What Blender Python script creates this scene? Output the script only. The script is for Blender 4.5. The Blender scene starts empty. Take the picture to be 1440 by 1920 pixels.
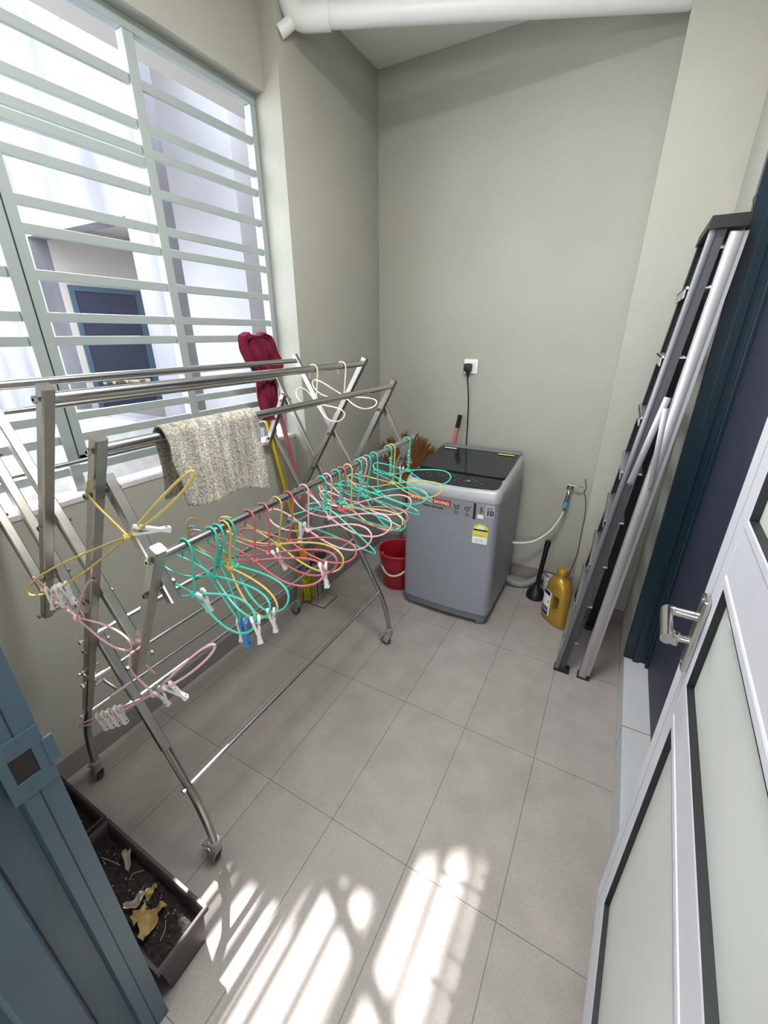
import bpy, bmesh, math, random
from mathutils import Vector, Matrix
random.seed(7)
S = bpy.context.scene; COL = S.collection
V = Vector; PI = math.pi
# ------------------------------------------------------------------ camera (solved from the floor tiles and wall edges)
F = 778.777; PIT = math.radians(23.2108); YAW = math.radians(28.9105); ROL = math.radians(-0.102); H = 1.62885
CAM = V((0, 0, H))
_w = V((-math.sin(YAW)*math.cos(PIT), math.cos(YAW)*math.cos(PIT), -math.sin(PIT)))
_r = V((math.cos(YAW), math.sin(YAW), 0)); _u = _r.cross(_w)
CR = _r*math.cos(ROL) + _u*math.sin(ROL); CU = -_r*math.sin(ROL) + _u*math.cos(ROL); CW = _w
def ray(x, y): return CW*F + CR*(x-720) + CU*(960-y)
def onx(x, y, X): d = ray(x, y); return CAM + d*(X/d.x)
def ony(x, y, Y): d = ray(x, y); return CAM + d*(Y/d.y)
def onz(x, y, Z=0.0): d = ray(x, y); return CAM + d*((Z-H)/d.z)
cd = bpy.data.cameras.new('camera'); cam = bpy.data.objects.new('camera', cd); COL.objects.link(cam)
cd.sensor_fit = 'HORIZONTAL'; cd.sensor_width = 36; cd.lens = 36*F/1440; cd.clip_start = 0.02
M = Matrix((CR, CU, -CW)).transposed().to_4x4(); M.translation = CAM; cam.matrix_world = M
S.camera = cam
# ------------------------------------------------------------------ materials
def lin(c):
    if isinstance(c, str):
        c = [int(c[i:i+2], 16)/255 for i in (1, 3, 5)]
        c = [x/12.92 if x <= .04045 else ((x+.055)/1.055)**2.4 for x in c]
    return (c[0], c[1], c[2], 1)
def mat(name, col, rough=.5, metal=0, noise=0, nscale=8, bump=0, bscale=60, col2=None, spec=None, stretch=None, detail=4, trans=0, coat=0):
    m = bpy.data.materials.new(name); m.use_nodes = True
    nt = m.node_tree; b = nt.nodes['Principled BSDF']; L = nt.links.new
    c = lin(col); b.inputs['Base Color'].default_value = c
    b.inputs['Roughness'].default_value = rough; b.inputs['Metallic'].default_value = metal
    if spec is not None: b.inputs['Specular IOR Level'].default_value = spec
    if trans: b.inputs['Transmission Weight'].default_value = trans
    if coat: b.inputs['Coat Weight'].default_value = coat
    tc = nt.nodes.new('ShaderNodeTexCoord'); vec = tc.outputs['Object']
    if stretch:
        mp = nt.nodes.new('ShaderNodeMapping'); mp.inputs['Scale'].default_value = stretch; L(vec, mp.inputs[0]); vec = mp.outputs[0]
    if noise:
        n = nt.nodes.new('ShaderNodeTexNoise'); n.inputs['Scale'].default_value = nscale; n.inputs['Detail'].default_value = detail; L(vec, n.inputs['Vector'])
        r = nt.nodes.new('ShaderNodeValToRGB'); r.color_ramp.elements[0].position = .32; r.color_ramp.elements[1].position = .68
        c2 = lin(col2) if col2 else tuple(x*(1-noise) for x in c[:3])+(1,)
        r.color_ramp.elements[0].color = c2; r.color_ramp.elements[1].color = c
        L(n.outputs['Fac'], r.inputs[0]); L(r.outputs[0], b.inputs['Base Color'])
    if bump:
        n = nt.nodes.new('ShaderNodeTexNoise'); n.inputs['Scale'].default_value = bscale; n.inputs['Detail'].default_value = 5; L(vec, n.inputs['Vector'])
        bp = nt.nodes.new('ShaderNodeBump'); bp.inputs['Strength'].default_value = bump; bp.inputs['Distance'].default_value = .004
        L(n.outputs['Fac'], bp.inputs['Height']); L(bp.outputs[0], b.inputs['Normal'])
    return m
WALL = mat('wall_paint', '#a9a99f', .8, noise=.06, nscale=3, bump=.35, bscale=110)
CEIL = mat('ceiling_paint', '#ecebe9', .85, bump=.3, bscale=120)
EXT = mat('exterior_plaster', '#77777d', .85, noise=.22, nscale=2.2, bump=.2, bscale=40, stretch=(1.6, 1.6, .5), detail=8, col2='#57565e')
EXT2 = mat('corridor_plaster', '#a8a3a0', .85, noise=.05, nscale=3)
EXT3 = mat('plaster_lightened', '#a5a4a9', .85, noise=.12, nscale=2)  # same plaster, colour lightened to offset the shade under the roof slab
GROUND = mat('lightwell_ground', '#5d5b57', .9, noise=.2, nscale=5)
TILE = mat('trap_tile', '#a39d99', .5, noise=.1, nscale=9)
SILLM = mat('sill_plaster', '#dcd9dc', .7, noise=.2, nscale=18, stretch=(6, .6, 1), detail=6)
def floor_material():
    m = bpy.data.materials.new('floor_tile'); m.use_nodes = True; nt = m.node_tree; b = nt.nodes['Principled BSDF']; L = nt.links.new
    tc = nt.nodes.new('ShaderNodeTexCoord'); mp = nt.nodes.new('ShaderNodeMapping')
    mp.inputs['Location'].default_value = (1.22772+.3*10, -.742434+.6*10, 0); L(tc.outputs['Object'], mp.inputs[0])
    br = nt.nodes.new('ShaderNodeTexBrick'); br.offset = 0; br.squash = 1
    for k, v in dict(Scale=1, Bias=0).items(): br.inputs[k].default_value = v
    br.inputs['Brick Width'].default_value = .3; br.inputs['Row Height'].default_value = .6
    br.inputs['Mortar Size'].default_value = .0013; br.inputs['Mortar Smooth'].default_value = .15
    br.inputs['Color1'].default_value = lin('#a19a96'); br.inputs['Color2'].default_value = lin('#a59e9a'); br.inputs['Mortar'].default_value = lin('#6a6462')
    L(mp.outputs[0], br.inputs['Vector'])
    n = nt.nodes.new('ShaderNodeTexNoise'); n.inputs['Scale'].default_value = 7; n.inputs['Detail'].default_value = 9; L(tc.outputs['Object'], n.inputs['Vector'])
    r = nt.nodes.new('ShaderNodeMapRange'); r.inputs[1].default_value = .3; r.inputs[2].default_value = .75; r.inputs[3].default_value = .86; r.inputs[4].default_value = 1.06; L(n.outputs['Fac'], r.inputs[0])
    n2 = nt.nodes.new('ShaderNodeTexNoise'); n2.inputs['Scale'].default_value = 120; n2.inputs['Detail'].default_value = 3; L(tc.outputs['Object'], n2.inputs['Vector'])
    r2 = nt.nodes.new('ShaderNodeMapRange'); r2.inputs[1].default_value = .3; r2.inputs[2].default_value = .7; r2.inputs[3].default_value = .93; r2.inputs[4].default_value = 1.05; L(n2.outputs['Fac'], r2.inputs[0])
    mu = nt.nodes.new('ShaderNodeMath'); mu.operation = 'MULTIPLY'; L(r.outputs[0], mu.inputs[0]); L(r2.outputs[0], mu.inputs[1])
    mx = nt.nodes.new('ShaderNodeVectorMath'); mx.operation = 'SCALE'; L(br.outputs['Color'], mx.inputs[0]); L(mu.outputs[0], mx.inputs['Scale'])
    L(mx.outputs[0], b.inputs['Base Color']); b.inputs['Roughness'].default_value = .5; b.inputs['Specular IOR Level'].default_value = .35
    bp = nt.nodes.new('ShaderNodeBump'); bp.inputs['Strength'].default_value = .12; bp.inputs['Distance'].default_value = .003
    L(n2.outputs['Fac'], bp.inputs['Height']); L(bp.outputs[0], b.inputs['Normal'])
    return m
FLOOR = floor_material()
SKIRT = mat('skirting_tile', '#878180', .5, noise=.15, nscale=9)
STEP = mat('step_tile', '#c3c6c8', .4, noise=.04, nscale=6)
GROUT = mat('grout_dark', '#4a4644', .8)
STEEL = mat('stainless_steel', '#b4b1ad', .3, 1, noise=.25, nscale=14, stretch=(1, 1, .3))
STEELT = mat('stainless_tube', '#c4c3c0', .22, 1)
BOLT = mat('bolt_steel', '#8f8f8e', .35, 1)
CAST = mat('caster_grey', '#9b9a97', .55, .2)
CASTD = mat('caster_wheel', '#3b3a3a', .6)
GRILLE = mat('grille_paint', '#a3adad', .45, noise=.03, nscale=10)
NAVY = mat('door_navy', '#292d40', .55, noise=.12, nscale=14, stretch=(1, 1, 4))
NAVYF = mat('frame_slate', '#3c5061', .5)
TEAL = mat('frame_dark_teal', '#122733', .3, spec=.5)
JAMB = mat('jamb_blue_grey', '#4a606d', .42, noise=.1, nscale=7, col2='#435a67')
JAMBD = mat('jamb_groove', '#16242c', .6)
ALUW = mat('white_aluminium', '#dfe1ea', .38, noise=.03, nscale=30)
PANEL = mat('pale_panel', '#e4eae4', .3, noise=.04, nscale=5)
GASK = mat('black_gasket', '#17191c', .5)
PVC = mat('white_pvc', '#e6e6e6', .35)
CHROME = mat('chrome', '#c9c7c4', .18, 1)
BLACK = mat('black_plastic', '#141416', .45)
BLACKG = mat('black_glass', '#1c2024', .12, spec=.6, noise=.15, nscale=5)
WBODY = mat('machine_silver', '#91969f', .38, .25, noise=.03, nscale=10)
WRIM = mat('machine_rim', '#a8abad', .4, .2)
WBASE = mat('machine_base', '#71767c', .5)
WHITE = mat('white_plastic', '#ececea', .4)
LABW = mat('label_white', '#e9e9e6', .5)
LABR = mat('label_red', '#b0353b', .5)
LABG = mat('label_grey', '#8f9296', .45, .3)
LABY = mat('label_yellow', '#dcd24a', .5)
INK = mat('ink_dark', '#23262b', .6)
INKL = mat('ink_pale', '#8f98a6', .6)
GOLD = mat('gold_plastic', '#b08b38', .36, .35, noise=.08, nscale=8)
NAVYI = mat('ink_navy', '#1c2350', .5)
RED = mat('bucket_red', '#a81d2f', .42)
REDR = mat('bucket_rim', '#b83343', .4)
BAIL = mat('bucket_handle', '#d8d3cc', .45)
PLANT = mat('planter_brown', '#3a2f33', .45)
SOIL = mat('soil', '#332d2c', .95, noise=.7, nscale=60, bump=1, bscale=90)
LEAF = mat('dry_leaf', '#b39a68', .8, noise=.3, nscale=30)
LEAF2 = mat('withered_stem', '#a79f92', .85, noise=.35, nscale=40)
YEL = mat('yellow_handle', '#e2c912', .4)
BLUE = mat('blue_plastic', '#2c2f9c', .4)
YSTR = mat('mop_string_yellow', '#c9bb1c', .85, noise=.5, nscale=25, stretch=(8, 8, 1))
ORA = mat('orange_connector', '#d99a12', .5)
PINKH = mat('pink_handle', '#c9737b', .45)
MAR = mat('maroon_cloth', '#7a1036', .95, noise=.35, nscale=30, bump=.4, bscale=150)
BRIS = mat('pale_bristle', '#9c9a88', .8)
COCO = mat('palm_fibre', '#8a5b2c', .9, noise=.5, nscale=50, stretch=(6, 1, 1))
WOOD = mat('broom_stick', '#8a6a48', .7)
ALU = mat('ladder_aluminium', '#c6c7c9', .38, .9, noise=.12, nscale=40, stretch=(1, 1, .05))
ALUD = mat('ladder_grey_rail', '#54565b', .4, .7, noise=.1, nscale=30, stretch=(1, 1, .05))
ALUB = mat('ladder_bead_lit', '#84868b', .35, .8)  # rail grey made lighter, painting in the light along this edge
ALUK = mat('ladder_rail_shaded', '#14191d', .5)  # far rails coloured near black, standing in for the shade on them
HOSEW = mat('white_hose', '#d7d7d2', .45)
HOSEG = mat('drain_hose_grey', '#8b938f', .5)
HBLUE = mat('hose_collar_blue', '#4d9fc6', .4)
RUG = None
def rag_material():
    m = mat('knitted_rag', '#b9b2a0', .95, bump=1, bscale=260)
    nt = m.node_tree; b = nt.nodes['Principled BSDF']; L = nt.links.new
    tc = nt.nodes.new('ShaderNodeTexCoord'); mp = nt.nodes.new('ShaderNodeMapping'); mp.inputs['Scale'].default_value = (30, 30, 1.5); L(tc.outputs['Object'], mp.inputs[0])
    n = nt.nodes.new('ShaderNodeTexNoise'); n.inputs['Scale'].default_value = 1.6; n.inputs['Detail'].default_value = 3; L(mp.outputs[0], n.inputs['Vector'])
    r = nt.nodes.new('ShaderNodeValToRGB'); e = r.color_ramp.elements; e[0].position = .3; e[0].color = lin('#979490'); e[1].position = .72; e[1].color = lin('#dad7d3')
    x = e.new(.5); x.color = lin('#b4ae9c'); x = e.new(.42); x.color = lin('#aca7a2')
    n2 = nt.nodes.new('ShaderNodeTexNoise'); n2.inputs['Scale'].default_value = 170; L(tc.outputs['Object'], n2.inputs['Vector'])
    mr = nt.nodes.new('ShaderNodeMapRange'); mr.inputs[1].default_value = .35; mr.inputs[2].default_value = .65; mr.inputs[3].default_value = .6; mr.inputs[4].default_value = 1.15; L(n2.outputs['Fac'], mr.inputs[0])
    sc = nt.nodes.new('ShaderNodeVectorMath'); sc.operation = 'SCALE'; L(n.outputs['Fac'], r.inputs[0]); L(r.outputs[0], sc.inputs[0]); L(mr.outputs[0], sc.inputs['Scale']); L(sc.outputs[0], b.inputs['Base Color'])
    return m
RUG = rag_material()
WIRE = {k: mat('wire_'+k, c, .35, spec=.5) for k, c in dict(teal='#45bca6', red='#bf656d', pink='#dcb0b8', yellow='#ccb45e', orange='#d9b981', pale='#e4dccb', white='#e3dadb').items()}
PEGW = mat('peg_white', '#ececee', .4, trans=.15); PEGB = mat('peg_blue', '#3f7fc0', .35)
# ------------------------------------------------------------------ mesh builder
class MB:
    def __init__(s): s.bm = bmesh.new()
    def _add(s, verts, faces):
        vs = [s.bm.verts.new(v) for v in verts]; fs = []
        for f in faces:
            try: fs.append(s.bm.faces.new([vs[i] for i in f]))
            except ValueError: pass
        return vs, fs
    def box(s, c, size, rot=None, bev=0, taper=None):
        hx, hy, hz = [x/2 for x in size]; vv = []
        for z in (-1, 1):
            t = (taper if (taper and z > 0) else (1, 1))
            for y in (-1, 1):
                for x in (-1, 1): vv.append(V((x*hx*t[0], y*hy*t[1], z*hz)))
        if rot is not None: vv = [rot @ v for v in vv]
        vv = [v+V(c) for v in vv]
        vs, fs = s._add(vv, [(0, 2, 3, 1), (4, 5, 7, 6), (0, 1, 5, 4), (2, 6, 7, 3), (0, 4, 6, 2), (1, 3, 7, 5)])
        if bev:
            es = list({e for f in fs for e in f.edges})
            bmesh.ops.bevel(s.bm, geom=es, offset=bev, segments=2, affect='EDGES', profile=.6)
        return s
    def b2(s, a, b, bev=0):
        a, b = V(a), V(b); return s.box((a+b)/2, [abs(x) for x in (b-a)], bev=bev)
    def bar(s, p, q, w, h, up=(0, 0, 1), bev=0):      # box from p to q; w across (dir x up), h along up
        p, q = V(p), V(q); d = (q-p); L = d.length; d.normalize(); sd = d.cross(V(up)).normalized(); u = sd.cross(d)
        R = Matrix((d, sd, u)).transposed()
        return s.box((p+q)/2, (L, w, h), R, bev)
    def sweep(s, pts, prof, up=None, closed=False, caps=True, scales=None):
        pts = [V(p) for p in pts]; n = len(pts); m = len(prof); rings = []
        tang = []
        for i in range(n):
            a = pts[(i-1) % n] if (closed or i > 0) else pts[i]; b = pts[(i+1) % n] if (closed or i < n-1) else pts[i]
            tang.append((b-a).normalized())
        t0 = tang[0]; nn = V(up) if up else (V((0, 0, 1)) if abs(t0.z) < .9 else V((1, 0, 0)))
        nn = (nn - t0*nn.dot(t0)).normalized()
        for i in range(n):
            t = tang[i]
            if i > 0:
                ax = tang[i-1].cross(t)
                if ax.length > 1e-7: nn = Matrix.Rotation(tang[i-1].angle(t), 3, ax) @ nn
                if up:
                    u2 = V(up)-t*V(up).dot(t)
                    if u2.length > 1e-4: nn = u2.normalized()
            nn = (nn-t*nn.dot(t)).normalized(); bb = t.cross(nn); k = scales[i] if scales else 1
            rings.append([s.bm.verts.new(pts[i]+(nn*a+bb*b)*k) for a, b in prof])
        for i in range(n if closed else n-1):
            A, B = rings[i], rings[(i+1) % n]
            for j in range(m):
                try: s.bm.faces.new((A[j], A[(j+1) % m], B[(j+1) % m], B[j]))
                except ValueError: pass
        if caps and not closed:
            s.bm.faces.new(rings[0][::-1]); s.bm.faces.new(rings[-1])
        return s
    def tube(s, pts, r, n=8, closed=False, up=None, scales=None):
        return s.sweep(pts, [(r*math.cos(2*PI*k/n), r*math.sin(2*PI*k/n)) for k in range(n)], up, closed, True, scales)
    def sq(s, pts, a, up, b=None, c=.12):             # square tube with chamfered corners
        h = a/2; g = (b or a)/2; k = a*c
        return s.sweep(pts, [(h, g-k), (h-k, g), (-h+k, g), (-h, g-k), (-h, -g+k), (-h+k, -g), (h-k, -g), (h, -g+k)], up)
    def lathe(s, prof, n=24, M=None, sx=1, sy=1):
        M = M or Matrix(); rings = []
        for r, z in prof: rings.append([s.bm.verts.new(M @ V((r*sx*math.cos(2*PI*k/n), r*sy*math.sin(2*PI*k/n), z))) for k in range(n)])
        for A, B in zip(rings, rings[1:]):
            for j in range(n): s.bm.faces.new((A[j], A[(j+1) % n], B[(j+1) % n], B[j]))
        if prof[0][0] > 1e-6: s.bm.faces.new(rings[0][::-1])
        if prof[-1][0] > 1e-6: s.bm.faces.new(rings[-1])
        return s
    def prism(s, poly, vec):                          # 3-D polygon swept by vec
        vec = V(vec); n = len(poly); a = [s.bm.verts.new(V(p)) for p in poly]; b = [s.bm.verts.new(V(p)+vec) for p in poly]
        s.bm.faces.new(a[::-1]); s.bm.faces.new(b)
        for i in range(n): s.bm.faces.new((a[i], a[(i+1) % n], b[(i+1) % n], b[i]))
        return s
    def grid(s, fn, nu, nv, thick=0):
        g = [[s.bm.verts.new(fn(i/nu, j/nv)) for j in range(nv+1)] for i in range(nu+1)]
        fs = [s.bm.faces.new((g[i][j], g[i+1][j], g[i+1][j+1], g[i][j+1])) for i in range(nu) for j in range(nv)]
        if thick:
            s.bm.normal_update(); bmesh.ops.solidify(s.bm, geom=fs, thickness=thick)
        return s
    def cyl(s, p, q, r, n=16, r2=None): return s.tube([p, q], r, n, scales=[1, (r2 or r)/r])
    def build(s, name, material, parent=None, smooth=True):
        off = V((0, 0, 0))
        if parent is not None:
            o = parent
            while o.parent: o = o.parent
            off = o.location
        if off.length: bmesh.ops.translate(s.bm, verts=s.bm.verts[:], vec=-off)
        bmesh.ops.recalc_face_normals(s.bm, faces=s.bm.faces[:])
        me = bpy.data.meshes.new(name); s.bm.to_mesh(me); s.bm.free()
        me.materials.append(material)
        if smooth:
            me.polygons.foreach_set('use_smooth', [True]*len(me.polygons)); me.set_sharp_from_angle(angle=math.radians(38))
        o = bpy.data.objects.new(name, me); COL.objects.link(o)
        if parent is not None: o.parent = parent
        return o
def tag(o, label=None, cat=None, group=None, kind=None):
    if label: o['label'] = label
    if cat: o['category'] = cat
    if group: o['group'] = group
    if kind: o['kind'] = kind
    return o
def empty(name, loc, label=None, cat=None, group=None, kind=None):
    o = bpy.data.objects.new(name, None); o.location = loc; o.empty_display_size = .05; COL.objects.link(o)
    return tag(o, label, cat, group, kind)
def struct(o): o['kind'] = 'structure'; return o
def text(string, size, origin, xdir, ydir, material, parent, name='lettering', extrude=.0004, align='LEFT', bold=0):
    cu = bpy.data.curves.new('t', 'FONT'); cu.body = string; cu.size = size; cu.extrude = extrude; cu.align_x = align; cu.offset = bold
    to = bpy.data.objects.new('t', cu); COL.objects.link(to); bpy.context.view_layer.update()
    me = bpy.data.meshes.new_from_object(to.evaluated_get(bpy.context.evaluated_depsgraph_get()))
    bpy.data.objects.remove(to); bpy.data.curves.remove(cu)
    xd, yd = V(xdir).normalized(), V(ydir).normalized(); zd = xd.cross(yd)
    R = Matrix((xd, yd, zd)).transposed().to_4x4(); R.translation = V(origin)
    m = MB(); m.bm.from_mesh(me); bmesh.ops.transform(m.bm, matrix=R, verts=m.bm.verts[:]); bpy.data.meshes.remove(me)
    return m.build(name, material, parent, smooth=False)
def smooth_path(pts, k=8, closed=False):
    pts = [V(p) for p in pts]; n = len(pts); out = []
    rng = range(n if closed else n-1)
    for i in rng:
        p1, p2 = pts[i], pts[(i+1) % n]
        p0 = pts[(i-1) % n] if (closed or i > 0) else p1*2-p2
        p3 = pts[(i+2) % n] if (closed or i < n-2) else p2*2-p1
        for j in range(k):
            t = j/k; out.append(.5*((2*p1)+(p2-p0)*t+(2*p0-5*p1+4*p2-p3)*t*t+(3*p1-p0-3*p2+p3)*t**3))
    if not closed: out.append(pts[-1])
    return out
# ------------------------------------------------------------------ the room
XL, XC, YB, YC, XR, ZC = -1.645, -1.555, 2.755, 1.88, .268, 3.01   # low wall, column, back wall, column corner, right wall, ceiling
SILL, LINT, YP = 1.09, 2.62, 2.49
YF = .145                                                            # front wall, room side
m = MB(); m.b2((-1.9, -2.6, -.12), (1.0, YB+.15, 0)); struct(m.build('floor', FLOOR, smooth=False))
m = MB(); m.b2((-1.9, -2.6, ZC), (1.0, YB+.15, ZC+.12)); struct(m.build('ceiling', CEIL, smooth=False))
m = MB(); m.b2((XL-.10, -.05, 0), (XL, YC, SILL-.02)); m.b2((XL-.10, -.05, LINT), (XL, YC, ZC)); 
m.b2((XL-.10, -.05, SILL-.02), (XL, .24, LINT)); struct(m.build('wall_left', WALL, smooth=False))
m = MB(); m.b2((XL-.10, YC, -.01), (XC, YB+.05, ZC+.01), .007); struct(m.build('wall_column', WALL))
m = MB(); m.b2((-.04, YP, -.01), (XR+.1, YB+.05, ZC+.01), .006); struct(m.build('wall_pillar', WALL))
m = MB(); m.b2((XL-.10, YB, 0), (1.0, YB+.15, ZC)); struct(m.build('wall_back', WALL, smooth=False))
m = MB(); m.b2((XR, 2.03, 0), (.5, YB, ZC)); m.b2((XR, -.05, 0), (.5, .93, ZC)); m.b2((XR, .93, 2.26), (.5, 2.03, ZC)); m.b2((.46, .93, 0), (.5, 2.03, 2.26))
struct(m.build('wall_right', WALL, smooth=False))
m = MB(); m.b2((XL, -.05, 0), (-.79, YF, ZC)); m.b2((-.79, -.05, 2.16), (.24, YF, ZC)); m.b2((.24, -.05, 0), (XR, YF, ZC)); struct(m.build('wall_front', WALL, smooth=False))
# the kitchen the camera looks out of
m = MB(); m.b2((-1.9, -2.6, 0), (1.0, -2.5, ZC)); m.b2((-1.9, -2.5, 0), (-1.8, -.05, ZC)); m.b2((.9, -2.5, 0), (1.0, -.05, ZC)); m.b2((.5, -.05, 0), (1.0, .05, ZC)); struct(m.build('wall_kitchen', WALL, smooth=False))
m = MB(); m.b2((XL-.09, .24, SILL-.02), (XL+.004, YC, SILL), .003); struct(m.build('trim_1', SILLM, smooth=False))
for nm, a, b in (('baseboard_left', (XL, YF, 0), (XL+.008, YC, .1)), ('baseboard_column', (XC, YC-.008, 0), (XC+.008, YB, .1)),
                 ('baseboard_back', (XC, YB-.008, 0), (-.04, YB, .1)), ('baseboard_pillar', (-.048, YP-.008, 0), (XR, YP, .1))):
    m = MB(); m.b2(a, b, .002); struct(m.build(nm, SKIRT, smooth=False))
# step in front of the dark door
st = struct(bpy.data.objects.new('trim_2', None)); st.location = (XR, 1.55, 0); COL.objects.link(st)
m = MB(); m.b2((XR-.003, .93, 0), (.46, 2.03, .149), .002); m.build('step_block', STEP, st, False)
m = MB(); m.b2((XR-.0035, 1.54, .02), (.37, 1.543, .1495)); m.build('joint', GROUT, st, False)
# dark door
d1 = struct(empty('door_1', (.364, 1.55, .149), 'closed navy door in a dark teal frame behind the ladder', 'door'))
m = MB(); m.prism([(XR-.006, 2.03, .149), (XR-.006, 1.99, .149), (.30, 1.99, .149), (.30, 1.975, .149), (.325, 1.975, .149), (.325, 1.985, .149), (.372, 1.985, .149), (.372, 2.03, .149)], (0, 0, 2.06))
m.b2((XR-.006, .93, 2.209), (.372, 2.03, 2.26)); m.b2((XR-.002, .93, .149), (.372, .95, 2.209)); m.build('frame', TEAL, d1, False)
m = MB(); m.b2((.364, .95, .152), (.404, 1.99, 2.209)); m.build('leaf', NAVY, d1, False)
m = MB(); m.b2((.350, 1.950, .152), (.365, 1.985, 2.209), .003); m.build('door_stop', TEAL, d1, False)
# blue-grey steel jamb of the doorway we stand in (with strike plate) and the open white door
XJ = -.73
d2 = struct(empty('door_2', (.2, .14, .04), 'open white panelled aluminium door with steel lever, and its blue-grey frame', 'door'))
m = MB(); jp = [(XJ, .151), (XJ, .098), (XJ-.012, .092), (XJ-.012, .04), (XJ+.016, .034), (XJ+.016, -.03), (XJ-.02, -.04), (XJ-.02, -.075), (XJ-.08, -.075), (XJ-.08, .151)]
m.prism([(x, y, 0) for x, y in jp], (0, 0, 2.16)); m.b2((XJ-.08, -.075, 2.10), (.24, .151, 2.16)); jb = m.build('jamb', JAMB, d2, False)
m = MB(); m.b2((XJ-.0125, .040, 0), (XJ-.0105, .0435, 2.1)); m.b2((XJ-.0005, .120, 0), (XJ+.0008, .1215, 2.1)); m.build('groove', JAMBD, jb, False)
p1, p2 = onx(20, 1405, XJ), onx(68, 1478, XJ); zc = onx(45, 1437, XJ).z; yc = onx(45, 1437, XJ).y
m = MB()
for a, b in (((yc-.030, zc-.062), (yc+.034, zc-.026)), ((yc-.030, zc+.026), (yc+.034, zc+.062)), ((yc-.030, zc-.026), (yc-.016, zc+.026)), ((yc+.016, zc-.026), (yc+.034, zc+.026))):
    m.b2((XJ-.002, a[0], a[1]), (XJ+.0022, b[0], b[1]), .0006)
m.b2((XJ-.001, yc+.030, zc-.028), (XJ+.004, yc+.046, zc+.028), .0015)
sp = m.build('strike_plate', JAMB, jb, False)
m = MB(); m.b2((XJ-.001, yc-.016, zc-.026), (XJ+.0006, yc+.016, zc+.026)); m.build('latch_hole', BLACK, sp, False)
for dz in (-.044, .044):
    m = MB(); m.cyl((XJ+.002, yc, zc+dz), (XJ+.0032, yc, zc+dz), .005, 12); m.build('screw', JAMB, sp)
# white door: visible face along DV from the free edge E0
E0 = onx(1128, 1648, .225); E0.z = .085; DV = V((-.056, -.9984, 0)).normalized(); DN = V((-.9984, .056, 0))   # DN points into the room
def dp(s, z, o=0.0): return V((E0.x, E0.y, 0)) + DV*s + DN*o + V((0, 0, z))
DW = .80; TH = .036
def dbox(mb, s0, s1, z0, z1, o0, o1, bev=0):
    R = Matrix((DV, DN, V((0, 0, 1)))).transposed(); mb.box((dp(s0, z0, o0)+dp(s1, z1, o1))/2, (s1-s0, o1-o0, z1-z0), R, bev)
rails = [(.085, .225), (.915, .985), (1.245, 1.335), (2.03, 2.115)]
m = MB(); dbox(m, 0, .105, .085, 2.115, -TH, 0, .002); m.build('stile', ALUW, d2, False)
m = MB(); dbox(m, DW-.09, DW, .085, 2.115, -TH, 0, .002); m.build('stile', ALUW, d2, False)
for z0, z1 in rails:
    m = MB(); dbox(m, .105, DW-.09, z0, z1, -TH, -.0008, .002); m.build('rail', ALUW, d2, False)
for (a, b) in zip(rails, rails[1:]):
    z0, z1 = a[1], b[0]
    m = MB(); dbox(m, .105, .125, z0, z1, -.012, .0012, .004); dbox(m, DW-.11, DW-.09, z0, z1, -.012, .0012, .004); dbox(m, .105, DW-.09, z0, z0+.02, -.012, .0010, .004); dbox(m, .105, DW-.09, z1-.02, z1, -.012, .0010, .004)
    m.build('glazing_bead', ALUW, d2, False)
    m = MB(); dbox(m, .125, .1262, z0+.02, z1-.02, -.014, .0002); dbox(m, .125, DW-.11, z0+.02, z0+.0212, -.014, .0002)
    dbox(m, DW-.1112, DW-.11, z0+.02, z1-.02, -.014, .0002); dbox(m, .125, DW-.11, z1-.0212, z1-.02, -.014, .0002); m.build('gasket', GASK, d2, False)
    m = MB(); dbox(m, .12, DW-.105, z0+.015, z1-.015, -.020, -.012); m.build('panel', PANEL, d2, False)
m = MB(); dbox(m, -.004, .001, .085, 2.115, -TH+.004, -.006); m.build('edge_seal', TEAL, d2, False)
m = MB(); dbox(m, .062, .0628, .085, 2.115, -.001, .0006); m.build('seam', INKL, d2, False)
hz = 1.085; hs = (E0.y-.860)/.998
m = MB(); dbox(m, hs-.020, hs+.020, hz-.076, hz+.090, 0, .012, .004); hd = m.build('handle_plate', CHROME, d2)
m = MB(); m.tube([dp(hs, hz+.045, .008), dp(hs, hz+.045, .055)], .0095, 16); m.tube(smooth_path([dp(hs, hz+.045, .050), dp(hs+.005, hz+.045, .059), dp(hs+.018, hz+.045, .061), dp(hs+.105, hz+.045, .061)], 6), .0105, 16); m.build('lever', CHROME, hd)
m = MB(); m.tube([dp(hs, hz-.012, .008), dp(hs, hz-.012, .032)], .008, 14); dbox(m, hs-.004, hs+.016, hz-.024, hz+.002, .028, .040, .003); m.build('thumb_turn', CHROME, hd)
for z in (hz+.082, hz-.064):
    m = MB(); m.cyl(dp(hs, z, .011), dp(hs, z, .0135), .005, 12); m.build('screw', BOLT, hd)
# ------------------------------------------------------------------ window grille
XG = -1.722
gr = empty('window_grille', (XG, 1.06, SILL), 'white painted steel window grille of flat horizontal bars above the sill', 'window grille')
def zat(px, py): return onx(px, py, XG).z
m = MB(); m.b2((XG-.019, 1.845, SILL), (XG+.019, 1.878, LINT-.039), .002); m.build('post', GRILLE, gr, False)
m = MB(); m.b2((XG-.019, 1.262, SILL-.005), (XG+.019, 1.302, LINT-.039), .002); m.build('post', GRILLE, gr, False)
m = MB(); m.b2((XG-.019, .72, SILL), (XG+.019, .757, 2.19), .002); m.build('post', GRILLE, gr, False)
m = MB(); m.b2((XG-.019, .25, SILL), (XG+.019, .28, LINT-.039), .002); m.build('post', GRILLE, gr, False)
m = MB(); m.b2((XG-.019, .25, LINT-.038), (XG+.019, 1.878, LINT), .002); m.build('top_rail', GRILLE, gr, False)
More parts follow.
